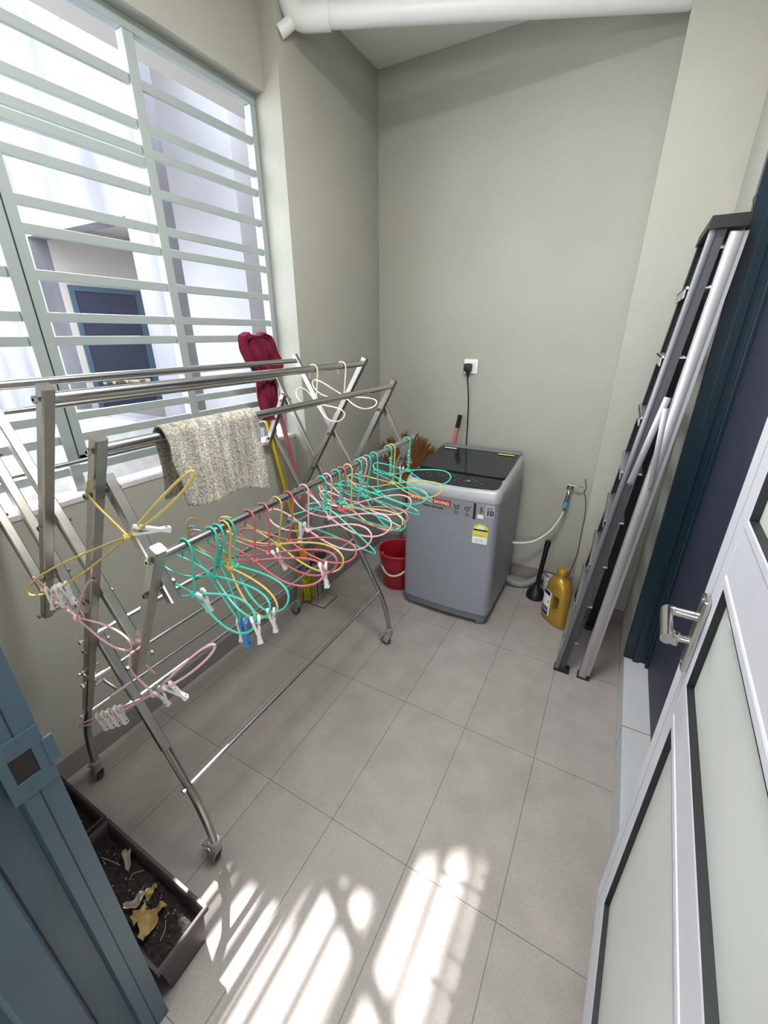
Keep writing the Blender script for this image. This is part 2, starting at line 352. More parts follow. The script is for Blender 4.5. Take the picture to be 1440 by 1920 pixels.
# bar heights read where they meet the middle post
allz = [2.452, 2.328, 2.253, 2.131, 2.008, 1.933, 1.806, 1.682, 1.608, 1.482, 1.355, 1.280, 1.165]
for z in allz:
    m = MB(); m.bar((XG, 1.282, z), (XG, 1.86, z), .016, .030, (0, 0, 1), .002); m.build('bar', GRILLE, gr, False)
    m = MB(); m.bar((XG, .27, z), (XG, 1.282, z), .016, .030, (0, 0, 1), .002); m.build('bar', GRILLE, gr, False)
m = MB(); zt = onx(255, 300, XG).z
m.b2((XG-.012, .76, zt-.018), (XG+.016, 1.262, zt+.012), .002); m.b2((XG-.012, .762, SILL+.10), (XG+.016, .795, zt), .002); m.b2((XG-.012, .762, SILL+.10), (XG+.016, 1.262, SILL+.13), .002)
m.build('sash_frame', GRILLE, gr, False)
m = MB(); m.b2((XG+.0165, .7575, SILL+.1), (XG+.018, .7615, zt)); m.build('sash_gap', JAMBD, gr, False)
# ------------------------------------------------------------------ outside: light well
XO, YO = -4.1, 1.92
m = MB(); YT = YO+.128
m.b2((-9, YO, 0), (XO, YT, 4.4)); m.b2((XO, YO, 2.30), (-3.1, YT, 3.62)); m.b2((-3.1, YO, 2.30), (-2.594, YT, 3.22)); m.b2((-2.88, YO, 0), (-2.594, YT, 2.30)); m.b2((XO, YO, 0), (-2.88, YT, 1.03))
struct(m.build('wall_lightwell', EXT, smooth=False))
m = MB(); m.b2((XO-.15, YT, 0), (XO, 2.95, 2.9)); m.b2((XO, YT, 2.42), (-3.58, 2.78, 2.55)); struct(m.build('wall_corridor', EXT2, smooth=False))
m = MB(); m.b2((XO, 2.78, 0), (-2.787, 2.95, 3.5)); struct(m.build('wall_outside', EXT3, smooth=False))
m = MB(); m.b2((-2.787, 3.02, 0), (XL-.10, 3.2, 3.5)); m.b2((-2.30, 2.755, 0), (XL-.10, 3.02, 3.5)); struct(m.build('wall_return', EXT2, smooth=False))
m = MB(); m.b2((-1.98, -.4, LINT+.035), (XL-.10, 2.75, LINT+.10)); struct(m.build('exterior_ledge', EXT2, smooth=False))
m = MB(); m.prism([(-3.26, 1.95, 3.62), (-2.93, 2.28, 3.62), (-2.62, 2.5, 3.62), (-2.0, 2.6, 3.62), (-2.0, 2.95, 3.62), (-4.0, 2.95, 3.62), (-4.0, 2.1, 3.62), (-3.26, 2.06, 3.62)], (0, 0, .1)); struct(m.build('sun_blocker', EXT2, smooth=False))  # unseen slab added to cut the outline of the sun patch
m = MB(); m.b2((-9, -4, -.2), (XL-.10, YO+.9, 0)); m.b2((XO, YO, -.2), (-1.8, 5.2, 0)); struct(m.build('ground_outside', GROUND, smooth=False))
d3 = struct(empty('door_3', (XO, 2.4, 0), 'navy door across the light well seen through the grille', 'door'))
m = MB(); y0, y1, zt3 = 2.105, 2.735, 2.0
m.b2((XO, y0, 1.0), (XO+.012, y0+.04, zt3)); m.b2((XO, y1-.07, 1.0), (XO+.012, y1, zt3)); m.b2((XO, y0+.04, zt3-.04), (XO+.012, y1-.07, zt3)); m.build('frame', NAVYF, d3, False)
m = MB(); m.b2((XO, y0+.04, 1.0), (XO+.006, y1-.07, zt3-.04)); m.build('leaf', NAVY, d3, False)
pm = MB(); pm.b2((-4.6, -3, 0), (-3.05, YO, 1.0)); struct(pm.build('wall_parapet', SILLM, smooth=False))
for i, (px, c) in enumerate(((203, CASTD), (214, WOOD), (226, CASTD), (238, LEAF), (252, LEAF2), (264, WOOD), (276, LEAF2))):
    p = onx(px, 719-i*.9, -3.6); m = MB(); m.box((p.x, p.y, p.z+.004), (.05, .05+.02*(i % 3), .02), Matrix.Rotation(i*.7, 3, 'Z'), .004)
    tag(m.build('scrap', c), 'small tan or dark scrap in the row lying on the white ledge outside the window', 'scrap', 'scraps on the outside ledge')
# ------------------------------------------------------------------ overhead pipe
PA, PB = V((-1.459, 1.975, 2.86)), V((-.046, 2.625, 2.86))
pipe = empty('drain_pipe', PA, 'white plastic drain pipe with elbow hung under the ceiling', 'pipe')
m = MB(); m.tube([PA, PB], .0425, 24); m.build('pipe_run', PVC, pipe)
dpn = (PB-PA).normalized()
m = MB(); m.tube([PA+dpn*.01, PA+dpn*.10], .048, 24); m.tube(smooth_path([PA+dpn*.06, PA-dpn*.02, PA-dpn*.06+V((0, 0, .03)), PA-dpn*.075+V((0, 0, .09)), PA-dpn*.075+V((0, 0, .143))], 5), .0465, 24); m.build('elbow', PVC, pipe)
m = MB(); m.tube([PA-dpn*.05+V((0, 0, -.005)), PA-dpn*.11+V((0, -.02, -.055))], .026, 12); m.build('cleanout_cap', PVC, pipe)
# ------------------------------------------------------------------ washing machine
wx0, wx1, wy0, wy1 = -1.0, -.443, 2.062, 2.63
wm = empty('washing_machine', ((wx0+wx1)/2, (wy0+wy1)/2, 0), 'silver grey top-loading washing machine with black glass lid', 'washing machine')
cx = (wx0+wx1)/2; cy = (wy0+wy1)/2
def rrect(x0, x1, y0, y1, r, n=6, bulge=0):
    P = []
    for (ox, oy, a0) in ((x1-r, y1-r, 0), (x0+r, y1-r, 90), (x0+r, y0+r, 180), (x1-r, y0+r, 270)):
        for k in range(n+1):
            a = math.radians(a0+90*k/n); P.append([ox+r*math.cos(a), oy+r*math.sin(a)])
    # insert front edge points for a bowed front
    out = []
    for i, p in enumerate(P):
        out.append(p)
        q = P[(i+1) % len(P)]
        if abs(p[1]-y0) < 1e-6 and abs(q[1]-y0) < 1e-6 and q[0]-p[0] > .1:
            for t in (.125, .25, .375, .5, .625, .75, .875): out.append([p[0]+(q[0]-p[0])*t, p[1]])
    for p in out:
        if p[1] < y0+.2: p[1] -= bulge*(1-((p[0]-(x0+x1)/2)/((x1-x0)/2))**2)
    return out
def loft(mb, secs, cap0=True, cap1=True):
    R = [[mb.bm.verts.new((x, y, (z(x, y) if callable(z) else z))) for x, y in P] for P, z in secs]
    for A, B in zip(R, R[1:]):
        n = len(A)
        for j in range(n): mb.bm.faces.new((A[j], A[(j+1) % n], B[(j+1) % n], B[j]))
    if cap0: mb.bm.faces.new(R[0][::-1])
    if cap1: mb.bm.faces.new(R[-1])
BUL = .018
ztop = lambda x, y: .862 + .072*min(1, max(0, (y-wy0)/(.34)))**.8      # the top slopes up to the back
m = MB(); loft(m, [(rrect(wx0, wx1, wy0, wy1, .035, bulge=BUL), .085), (rrect(wx0, wx1, wy0, wy1, .035, bulge=BUL), .80)]); m.build('cabinet', WBODY, wm)
m = MB(); loft(m, [(rrect(wx0-.002, wx1+.002, wy0-.002, wy1, .036, bulge=BUL), .80), (rrect(wx0-.004, wx1+.004, wy0-.004, wy1, .038, bulge=BUL), lambda x, y: ztop(x, y)-.035),
                   (rrect(wx0+.006, wx1-.006, wy0+.006, wy1-.006, .04, bulge=BUL), lambda x, y: ztop(x, y)-.008), (rrect(wx0+.02, wx1-.02, wy0+.02, wy1-.02, .035, bulge=BUL), ztop)]); m.build('top_cover', WRIM, wm)
m = MB(); P = rrect(wx0+.022, wx1-.022, wy0+.022, wy0+.125, .03, bulge=BUL)
loft(m, [(P, lambda x, y: ztop(x, y)-.004), (P, lambda x, y: ztop(x, y)+.004)]); cp = m.build('control_panel', BLACKG, wm)
for k in range(22):
    x = wx0+.09+k*.0165; y = wy0+.055+(k % 3)*.016
    m = MB(); m.box((x, y, ztop(x, y)+.0046), (.006+.005*(k % 2), .0035, .0006)); m.build('control_mark', INKL, cp, False)
m = MB(); x, y = wx0+.36, wy0+.06; m.cyl((x, y, ztop(x, y)+.004), (x, y, ztop(x, y)+.0055), .012, 16); m.build('control_dial', LABG, cp)
m = MB(); P = rrect(wx0+.022, wx1-.022, wy0+.135, wy1-.05, .02)
loft(m, [(P, lambda x, y: ztop(x, y)-.003), (P, lambda x, y: ztop(x, y)+.008)]); ld = m.build('lid', BLACKG, wm)
m = MB(); yl = wy1-.085; zl = ztop(0, yl)+.0085
m.b2((wx0+.055, yl-.012, zl-.0006), (wx0+.135, yl+.012, zl+.0002)); m.build('label', LABW, ld, False)
m = MB(); m.box((wx1-.10, yl, zl), (.095, .024, .0008), None, .0003); m.build('label', LABY, ld, False)
m = MB(); m.b2((wx0+.02, wy1-.05, .85), (wx1-.02, wy1-.004, .955), .012); m.build('back_console', WBASE, wm)
m = MB(); loft(m, [(rrect(wx0+.012, wx1-.012, wy0+.012, wy1-.01, .03, bulge=BUL), .035), (rrect(wx0+.004, wx1-.004, wy0+.004, wy1-.004, .035, bulge=BUL), .0852)]); m.build('base', WBASE, wm)
for fx in (wx0+.055, wx1-.055):
    for fy in (wy0+.05, wy1-.05):
        m = MB(); m.lathe([(.026, 0), (.03, .004), (.03, .04)], 16, Matrix.Translation((fx, fy, 0))); m.build('foot', WBASE, wm)
def wf(x, z, o=0.0):                       # point on the bowed front
    y = wy0-BUL*(1-((x-cx)/((wx1-wx0)/2))**2); return V((x, y-o, z))
def front_patch(mb, x0, x1, z0, z1, o=.0012, n=10):
    mb.grid(lambda u, v: wf(x0+(x1-x0)*u, z0+(z1-z0)*v, o), n, 1)
zA, zB = .702, .788
m = MB(); front_patch(m, wx0+.02, wx1-.135, zA, zB, .0012); st1 = m.build('energy_sticker', LABG, wm)
m = MB(); front_patch(m, wx0+.035, wx1-.262, zB-.042, zB-.006, .0018); m.build('sticker_band', LABR, st1)
m = MB(); front_patch(m, wx1-.135, wx1-.121, zA-.004, zB+.004, .0018, 2); m.build('sticker_bar', BLACK, st1)
m = MB(); front_patch(m, wx0+.012, wx0+.022, zA-.004, zB+.004, .0018, 2); m.build('sticker_bar', BLACK, st1)
for xx in (wx1-.258, wx1-.196):
    m = MB(); front_patch(m, xx, xx+.0012, zA+.008, zB-.006, .0016, 1); m.build('sticker_line', WBASE, st1)
def wtext(s, size, x, z, material, bold=0, align='LEFT'):
    a = wf(x, z, .0024); b = wf(x+.10, z, .0024); text(s, size, a, b-a, (0, 0, 1), material, st1, 'lettering', .0003, align, bold)
wtext('36% ENERGY SAVING', .0265, wx0+.038, zB-.034, LABW, .0004)
wtext('with', .012, wx0+.10, zA+.022, INK); wtext('Smart Inverter', .021, wx0+.128, zA+.020, INK, .0006)
wtext('Smart', .010, wx1-.228, zA+.020, INK, 0, 'CENTER'); wtext('Motion', .010, wx1-.228, zA+.010, INK, 0, 'CENTER')
wtext('Tub', .010, wx1-.166, zA+.020, INK, 0, 'CENTER'); wtext('Clean', .010, wx1-.166, zA+.010, INK, 0, 'CENTER')
xx = wx1-.228; m = MB(); m.tube([wf(xx-.014, zB-.02, .003), wf(xx-.009, zB-.045, .003), wf(xx+.009, zB-.045, .003), wf(xx+.014, zB-.02, .003)], .0022, 6); m.tube([wf(xx-.005, zB-.025, .003), wf(xx, zB-.034, .003), wf(xx+.006, zB-.022, .003)], .0016, 6); m.build('icon', INK, st1)
xx = wx1-.166; m = MB(); m.tube([wf(xx+.012*math.cos(a)-.004, zB-.036+.010*math.sin(a), .003) for a in [k*2*PI/12 for k in range(12)]], .0018, 6, True); m.tube([wf(xx+.010, zB-.03, .003), wf(xx+.016, zB-.022, .003), wf(xx+.010, zB-.018, .003)], .0016, 6); m.build('icon', INK, st1)
m = MB(); front_patch(m, wx1-.112, wx1-.074, zA+.004, zB-.004, .0014, 3); s2 = m.build('sticker', LABG, wm)
m = MB(); x_ = wx1-.093; m.tube([wf(x_+.006*math.cos(a), zB-.022+.006*math.sin(a), .003) for a in [k*2*PI/10 for k in range(10)]], .0016, 6, True); m.tube([wf(x_, zB-.028, .003), wf(x_, zB-.05, .003)], .002, 6); m.tube([wf(x_, zB-.04, .003), wf(x_+.009, zB-.034, .003), wf(x_+.012, zB-.04, .003)], .0015, 6); m.build('icon', INK, s2)
m = MB(); front_patch(m, wx1-.110, wx1-.078, zA+.006, zA+.028, .0018, 2); m.build('sticker_patch', LABW, s2)
m = MB(); front_patch(m, wx1-.068, wx1-.026, zA+.022, zB-.002, .0014, 3); s3 = m.build('sticker', LABW, wm)
m = MB(); front_patch(m, wx1-.066, wx1-.028, zA+.024, zB-.004, .0018, 3); m.build('sticker_face', LABG, s3)
wtext('10', .040, wx1-.0655, zA+.030, INK, .0012); wtext('YEAR WARRANTY', .0046, wx1-.065, zB-.016, INK)
# energy rating label
ex0, ex1, ez0, ez1 = wx1-.128, wx1-.045, .556, .676
m = MB(); c_ = (ex0+ex1)/2; rr = (ex1-ex0)/2
pts = [wf(ex0, ez0, .0016)]+[wf(c_+t*rr, ez0-.004*math.cos(t*PI/2)*0, .0016) for t in (-.5, 0, .5)]+[wf(ex1, ez0, .0016), wf(ex1, ez1-rr*.9, .0016)]
pts += [wf(c_+rr*math.cos(a), ez1-rr*.9+rr*.9*math.sin(a), .0016) for a in [PI*k/14 for k in range(1, 14)]] + [wf(ex0, ez1-rr*.9, .0016)]
m.prism(pts, (0, -.0006, 0)); en = m.build('energy_label', LABY, wm, False)
m = MB(); m.prism([wf(c_+.022*math.cos(a), ez1-rr*.9+.006+.020*math.sin(a), .0024) for a in [PI*k/12 for k in range(13)]], (0, -.0003, 0)); m.build('label_arch', LABW, en, False)
m = MB(); front_patch(m, ex0+.002, ex1-.002, ez1-rr*.9-.004, ez1-rr*.9+.005, .0028, 3); m.build('label_band', BLACK, en)
m = MB(); front_patch(m, ex0+.002, ex1-.002, ez0+.001, ez0+.042, .0026, 3); m.build('label_foot', LABW, en)
for k in range(5):
    m = MB(); front_patch(m, ex0+.014, ex1-.014-.01*(k % 2), ez0+.010+k*.0075+(.012 if k > 2 else 0), ez0+.012+k*.0075+(.012 if k > 2 else 0), .003, 2); m.build('label_line', INKL, en)
# ------------------------------------------------------------------ socket, plug and cord
so = empty('wall_socket', (-.876, YB, 1.435), 'white square wall socket above the washing machine', 'socket')
m = MB(); m.b2((-.921, YB-.010, 1.391), (-.831, YB, 1.479), .004); m.build('face_plate', WHITE, so)
m = MB(); m.b2((-.862, YB-.014, 1.452), (-.846, YB-.009, 1.470), .002); m.build('switch', WHITE, so)
pl = empty('power_plug', (-.888, YB, 1.428), 'black power plug and hanging cord in the white wall socket', 'plug')
m = MB(); m.b2((-.914, YB-.048, 1.405), (-.862, YB-.0115, 1.455), .012); m.lathe([(.014, -.03), (.010, -.05), (.006, -.065)], 14, Matrix.Translation((-.886, YB-.032, 1.437))); m.build('plug_body', BLACK, pl)
m = MB(); m.tube(smooth_path([(-.886, YB-.03, 1.375), (-.880, YB-.018, 1.30), (-.872, YB-.012, 1.20), (-.868, YB-.010, 1.05), (-.866, YB-.012, .92), (-.860, YB-.02, .75)], 8), .0042, 8); m.build('cord', BLACK, pl)
# ------------------------------------------------------------------ tap, hoses
tp = V((-.165, YB, .725))
ta = empty('water_tap', tp, 'small chrome wall tap with lever beside the washing machine', 'tap')
m = MB(); m.lathe([(.022, 0), (.022, .004), (.012, .010), (.011, .06)], 18, Matrix.Translation(tp) @ Matrix.Rotation(PI/2, 4, 'X')); m.tube(smooth_path([tp+V((0, -.05, 0)), tp+V((0, -.066, -.012)), tp+V((-.004, -.07, -.05)), tp+V((-.006, -.07, -.075))], 5), .011, 12); m.tube([tp+V((0, -.05, -.004)), tp+V((0, -.05, .034))], .012, 12); m.build('tap_body', CHROME, ta)
m = MB(); m.bar(tp+V((-.015, -.05, .038)), tp+V((.075, -.045, .030)), .012, .004, (0, 0, 1), .001); m.build('lever', CHROME, ta)
hb = tp+V((-.007, -.07, -.085))
ho = empty('inlet_hose', hb, 'white water hose looping from the tap to the washing machine', 'hose')
m = MB(); m.tube([hb+V((0, 0, .012)), hb+V((-.001, 0, -.022))], .016, 14); m.build('collar', HBLUE, ho)
m = MB(); m.tube([hb+V((-.001, 0, -.022)), hb+V((-.003, 0, -.05))], .009, 12); m.build('ferrule', CHROME, ho)
m = MB(); m.tube(smooth_path([hb+V((-.003, 0, -.045)), hb+V((-.015, 0, -.10)), hb+V((-.06, -.01, -.20)), hb+V((-.13, -.03, -.275)), hb+V((-.20, -.06, -.30)), V((wx1-.004, 2.60, .335)), V((wx1-.03, 2.60, .345))], 8), .0085, 10); m.build('hose', HOSEW, ho)
dh = [V((wx1-.02, 2.58, .075)), V((-.40, 2.60, .03)), V((-.33, 2.63, .027)), V((-.28, 2.66, .055)), V((-.235, 2.69, .085)), V((-.205, 2.70, .07)), V((-.20, 2.70, .045))]
pth = smooth_path(dh, 14); m = MB(); m.tube(pth, .021, 12, scales=[1+.10*(k % 2) for k in range(len(pth))])
tag(m.build('drain_hose', HOSEG), 'grey corrugated drain hose on the floor behind the machine', 'hose')
m = MB(); m.lathe([(.028, 0), (.028, .075), (.034, .075), (.034, .10), (.026, .10), (.026, .05)], 20, Matrix.Translation((-.195, 2.69, 0)))
tag(m.build('floor_pipe_stub', PVC), 'short pale pipe stub on the floor where the drain hose ends', 'pipe')
wp = [ony(x, y, YB-.006) for x, y in ((1097, 898), (1099, 915), (1095, 922), (1098, 935), (1097, 965), (1093, 985), (1090, 1000), (1083, 1035), (1072, 1065), (1064, 1083))]
m = MB(); m.tube(smooth_path(wp, 4), .0022, 6); tag(m.build('loose_wire', CASTD), 'thin dark wire hanging loose on the wall by the pillar', 'wire')
# plunger
pg = V((-.245, 2.545, 0)); pgo = empty('plunger', pg, 'black rubber plunger standing behind the gold bottle', 'plunger')
m = MB(); m.lathe([(.056, 0), (.060, .004), (.058, .03), (.045, .06), (.022, .078), (.016, .10)], 24, Matrix.Translation(pg)); m.build('cup', BLACK, pgo)
m = MB(); m.tube([pg+V((0, 0, .09)), V((-.222, 2.53, .40))], .0135, 14, scales=[1, 1.15]); m.tube([V((-.222, 2.53, .395)), V((-.2205, 2.529, .435))], .019, 14, scales=[1, .85]); m.build('stick', BLACK, pgo)
# ------------------------------------------------------------------ detergent bottle (long side seen edge on)
bc = V((-.098, 2.340, 0)); ang = math.radians(-43); bx = V((math.cos(ang), math.sin(ang), 0)); by = V((-bx.y, bx.x, 0))
bo = empty('detergent_bottle', bc, 'gold detergent bottle with white label on the floor by the ladder', 'bottle')
def bp(a, b, z): return bc+bx*a+by*b+V((0, 0, z))
prof = [(0, .088, .043), (.006, .094, .047), (.05, .096, .049), (.12, .094, .049), (.18, .088, .048), (.24, .078, .047), (.275, .066, .045), (.295, .05, .04), (.308, .030, .028), (.314, .024, .024)]
m = MB(); rings = []
for z, a, b in prof:
    n = 32; rings.append([m.bm.verts.new(bp(math.copysign(abs(math.cos(t))**.75, math.cos(t))*a, math.copysign(abs(math.sin(t))**.75, math.sin(t))*b, z)) for t in [2*PI*k/n for k in range(n)]])
for A, B in zip(rings, rings[1:]):
    for j in range(32): m.bm.faces.new((A[j], A[(j+1) % 32], B[(j+1) % 32], B[j]))
m.bm.faces.new(rings[0][::-1]); m.bm.faces.new(rings[-1]); body = m.build('bottle_body', GOLD, bo)
# handle hole: real cut through the narrow side near the camera end
cut = MB(); R = Matrix((bx, by, V((0, 0, 1)))).transposed(); cut.box(bp(.038, 0, .152), (.040, .2, .108), R, .014); co = cut.build('cutter', GOLD, bo)
md = body.modifiers.new('cut', 'BOOLEAN'); md.operation = 'DIFFERENCE'; md.object = co; md.solver = 'EXACT'
bpy.context.view_layer.update(); me2 = bpy.data.meshes.new_from_object(body.evaluated_get(bpy.context.evaluated_depsgraph_get())); body.modifiers.clear(); body.data = me2
me2.polygons.foreach_set('use_smooth', [True]*len(me2.polygons)); me2.set_sharp_from_angle(angle=math.radians(40)); bpy.data.objects.remove(co)
m = MB(); T = Matrix.Translation(bc+V((0, 0, .312))); m.lathe([(.030, 0), (.030, .006), (.024, .010), (.024, .018), (.029, .018), (.030, .024), (.030, .052), (.027, .056), (0, .057)], 28, T); m.build('cap', GOLD, bo)
# label on the broad side that faces away to the upper left
def lab(a, z, o=.0015):
    t = max(-1, min(1, a/.095)); b = .0488*(1-abs(t)**2.6)**.38 if abs(t) < 1 else 0
    return bp(a, -b-o, z)
m = MB(); m.grid(lambda u, v: lab(-.088+.090*u, .045+.165*v), 10, 4); lb = m.build('front_label', LABW, bo)
m = MB(); m.grid(lambda u, v: lab(-.070+.062*u, .180+.026*v, .0022), 10, 1); m.build('label_band', NAVYI, lb)
m = MB(); m.grid(lambda u, v: lab(-.084+.076*u, .045+.022*v, .0022), 10, 1); m.build('label_band', NAVYI, lb)
m = MB(); m.grid(lambda u, v: lab(-.084+.076*u, .070+.030*v, .0020), 10, 1); m.build('label_band', LABG, lb)
text('BREEZE', .0205, lab(-.080, .132, .004), lab(-.010, .132, .003)-lab(-.080, .132, .004), (0, 0, 1), NAVYI, lb, bold=.0016)
text('+75', .026, lab(-.055, .076, .003), lab(-.010, .076, .003)-lab(-.055, .076, .003), (0, 0, 1), INK, lb, bold=.001)
# ------------------------------------------------------------------ bucket
bk = V((-1.135, 2.26, 0)); bu = empty('bucket', bk, 'red plastic bucket with white handle beside the washing machine', 'bucket')
m = MB(); m.lathe([(.098, 0), (.101, .004), (.132, .262), (.138, .262), (.138, .272), (.128, .272), (.127, .262), (.096, .012), (0, .010)], 40, Matrix.Translation(bk)); m.build('pail', RED, bu)
m = MB(); m.tube([bk+V((.137*math.cos(a), .137*math.sin(a), .270)) for a in [2*PI*k/40 for k in range(40)]], .006, 8, True); m.build('rim', REDR, bu)
hp = []
ha, hb_ = V((math.cos(2.75), math.sin(2.75), 0)), V((math.cos(2.75+PI), math.sin(2.75+PI), 0))
ex = V((-.35, -.94, 0))
for k in range(17):
    t = PI*k/16; hp.append(bk+ha*(.145*math.cos(t))+V((0, -1, 0))*(.150*math.sin(t))+V((0, 0, .245-.10*math.sin(t))))
m = MB(); m.tube(hp, .0065, 8); m.build('handle', BAIL, bu)
# ------------------------------------------------------------------ floor trap
ft = empty('floor_trap', (-1.475, 1.83, 0), 'square tiled floor trap with dark outline near the mop', 'floor trap')
m = MB(); m.b2((-1.537, 1.752, -.002), (-1.411, 1.908, .0012)); m.build('outline', GASK, ft, False)
m = MB(); m.b2((-1.531, 1.758, -.002), (-1.417, 1.902, .0020)); m.build('cover', TILE, ft, False)
# ------------------------------------------------------------------ folding drying rack (stainless, on casters)
YN, YR = .42, 1.63                     # end frames
rk = empty('drying_rack', (-1.2, 1.02, 0), 'stainless steel folding clothes drying rack on grey casters by the window', 'drying rack')
def mir(P): return [(-2.4-x, z) for x, z in P]
P1 = [(-.848, 1.450), (-1.385, .46)]; P1L = [(-1.385, .46), (-1.425, .385), (-1.468, .30), (-1.498, .20), (-1.515, .105)]
P2 = [(-.990, 1.535), (-1.42, .835)]
P3 = [(-.742, 1.240), (-.968, .822)]
DA = [(-.928, 1.352), (-.784, 1.080)]
def bar_at(name, P, y): 
    m = MB(); m.sq([(x, y, z) for x, z in P], .025, (0, 1, 0)); return m.build(name, STEEL, rk)
def leg_at(P, L, y):
    m = MB(); m.sq([(x, y, z) for x, z in P], .025, (0, 1, 0)); lg = m.build('leg', STEEL, rk)
    pp = smooth_path([(x, y, z) for x, z in L], 5); m = MB(); m.tube(pp, .0125, 12); m.build('foot_tube', STEEL, lg)
    (x, z) = L[-1]; sgn = -1 if x < -1.2 else 1
    m = MB(); m.lathe([(.014, .075), (.018, .078), (.019, .11), (.016, .114)], 16, Matrix.Translation((x, y, 0))); m.box((x, y, .070), (.030, .030, .012), None, .003)
    for s in (-1, 1): m.box((x-.012, y+s*.015, .045), (.034, .004, .05), Matrix.Rotation(.35, 3, 'Y'), .001)
    m.box((x-.045, y, .055), (.05, .022, .006), Matrix.Rotation(-.55, 3, 'Y'), .002); ca = m.build('caster', CAST, rk)
    m = MB(); T = Matrix.Translation((x-.022, y, .0235)) @ Matrix.Rotation(PI/2, 4, 'X'); m.lathe([(.012, -.012), (.0235, -.010), (.0235, .010), (.012, .012)], 20, T); m.build('wheel', CASTD, ca)
for y in (YN, YR):
    yd = y+.032
    leg_at(P1, P1L, y); leg_at(mir(P1), mir(P1L), yd)
    bar_at('brace', P2, y); bar_at('brace', mir(P2), yd)
    bar_at('wing_arm', P3, y); bar_at('wing_arm', mir(P3), yd)
    bar_at('wing_link', DA, yd); bar_at('wing_link', mir(DA), y)
    piv = [(-1.2, .797), (-1.093, 1.0), (-1.307, 1.0), (-.977, .838), (-1.423, .838), (-.802, 1.118), (-1.598, 1.118), (-.922, 1.322), (-1.478, 1.322), (-1.2, 1.185)]
    for x, z in piv:
        m = MB(); m.tube([(x, y-.021, z), (x, yd+.020, z)], .0042, 8); m.tube([(x, y-.021, z), (x, y-.0145, z)], .0075, 6); m.tube([(x, yd+.0135, z), (x, yd+.02, z)], .0075, 6); m.build('bolt', BOLT, rk)
    ys = y-.022 if y == YN else y-.02
    m = MB(); m.bar((-1.262, ys, .69), (-1.178, ys, .692), .003, .012); m.bar((-1.178, ys+.016, .692), (-1.098, ys+.016, .69), .003, .012); m.tube([(-1.178, ys-.006, .692), (-1.178, ys+.022, .692)], .006, 8)
    for x in (-1.262, -1.098): m.tube([(x, ys-.008, .69), (x, y+.03, .69)], .0045, 8)
    m.build('folding_stay', STEELT, rk)
RAILS = [(-.757, 1.213, .0110), (-1.643, 1.213, .0085), (-.862, 1.424, .0110), (-1.538, 1.424, .0085), (-1.005, 1.511, .0125), (-1.395, 1.511, .0105),
         (-1.2, .83, .0085), (-1.298, .62, .0085), (-1.102, .62, .0085), (-1.405, .425, .0085), (-.945, .335, .0085), ]
for x, z, r in RAILS:
    dside = x < -1.2 and z > 1.1 or x in (-1.102, -.945)
    a, b = (YN+.04 if dside else YN+.008), (YR+.024 if dside else YR-.008)
    m = MB(); m.tube([(x, a, z), (x, b, z)], r, 12); m.tube([(x, YN-.022 if not dside else YN+.012, z), (x, a, z)], .004, 6); m.tube([(x, YN-.022 if not dside else YN+.010, z), (x, YN-.016 if not dside else YN+.018, z)], .008, 6); m.build('rail', STEELT, rk)
# ------------------------------------------------------------------ wire hangers
HR = .0027
def lerp(a, b, t): return a+(b-a)*t
def hook_pts(top, knot, r, flip=1):
    # over the rail and down to the knot; the free tip hangs on the other side
    c = V((top.x, top.y, top.z-r)); P = [c+V((-flip*r*1.05, 0, -.030)), c+V((-flip*r*1.02, 0, -.010))]
    for k in range(7):
        a = PI-PI*k/6; P.append(c+V((flip*r*math.cos(a), 0, r*math.sin(a))))
    P += [c+V((flip*r*.98, 0, -.02)), lerp(c+V((flip*r, 0, -.02)), knot, .55), knot]
    return smooth_path(P, 4)
def tear(knot, tip, w, sag=0, n=28, nrm=None):
    d = tip-knot; L = d.length; d.normalize(); up = nrm if nrm is not None else V((0, .35, 1)); up = (up-d*up.dot(d)).normalized()
    out = []
    for k in range(n+1):
        t = 2*PI*k/n; s = (1-math.cos(t))/2; q = math.sin(t)*(s**.55)
        out.append(knot+d*(L*s)+up*(w*q)+V((0, 0, -sag*math.sin(PI*s))))
    return out
HANG = []; WPTS = []
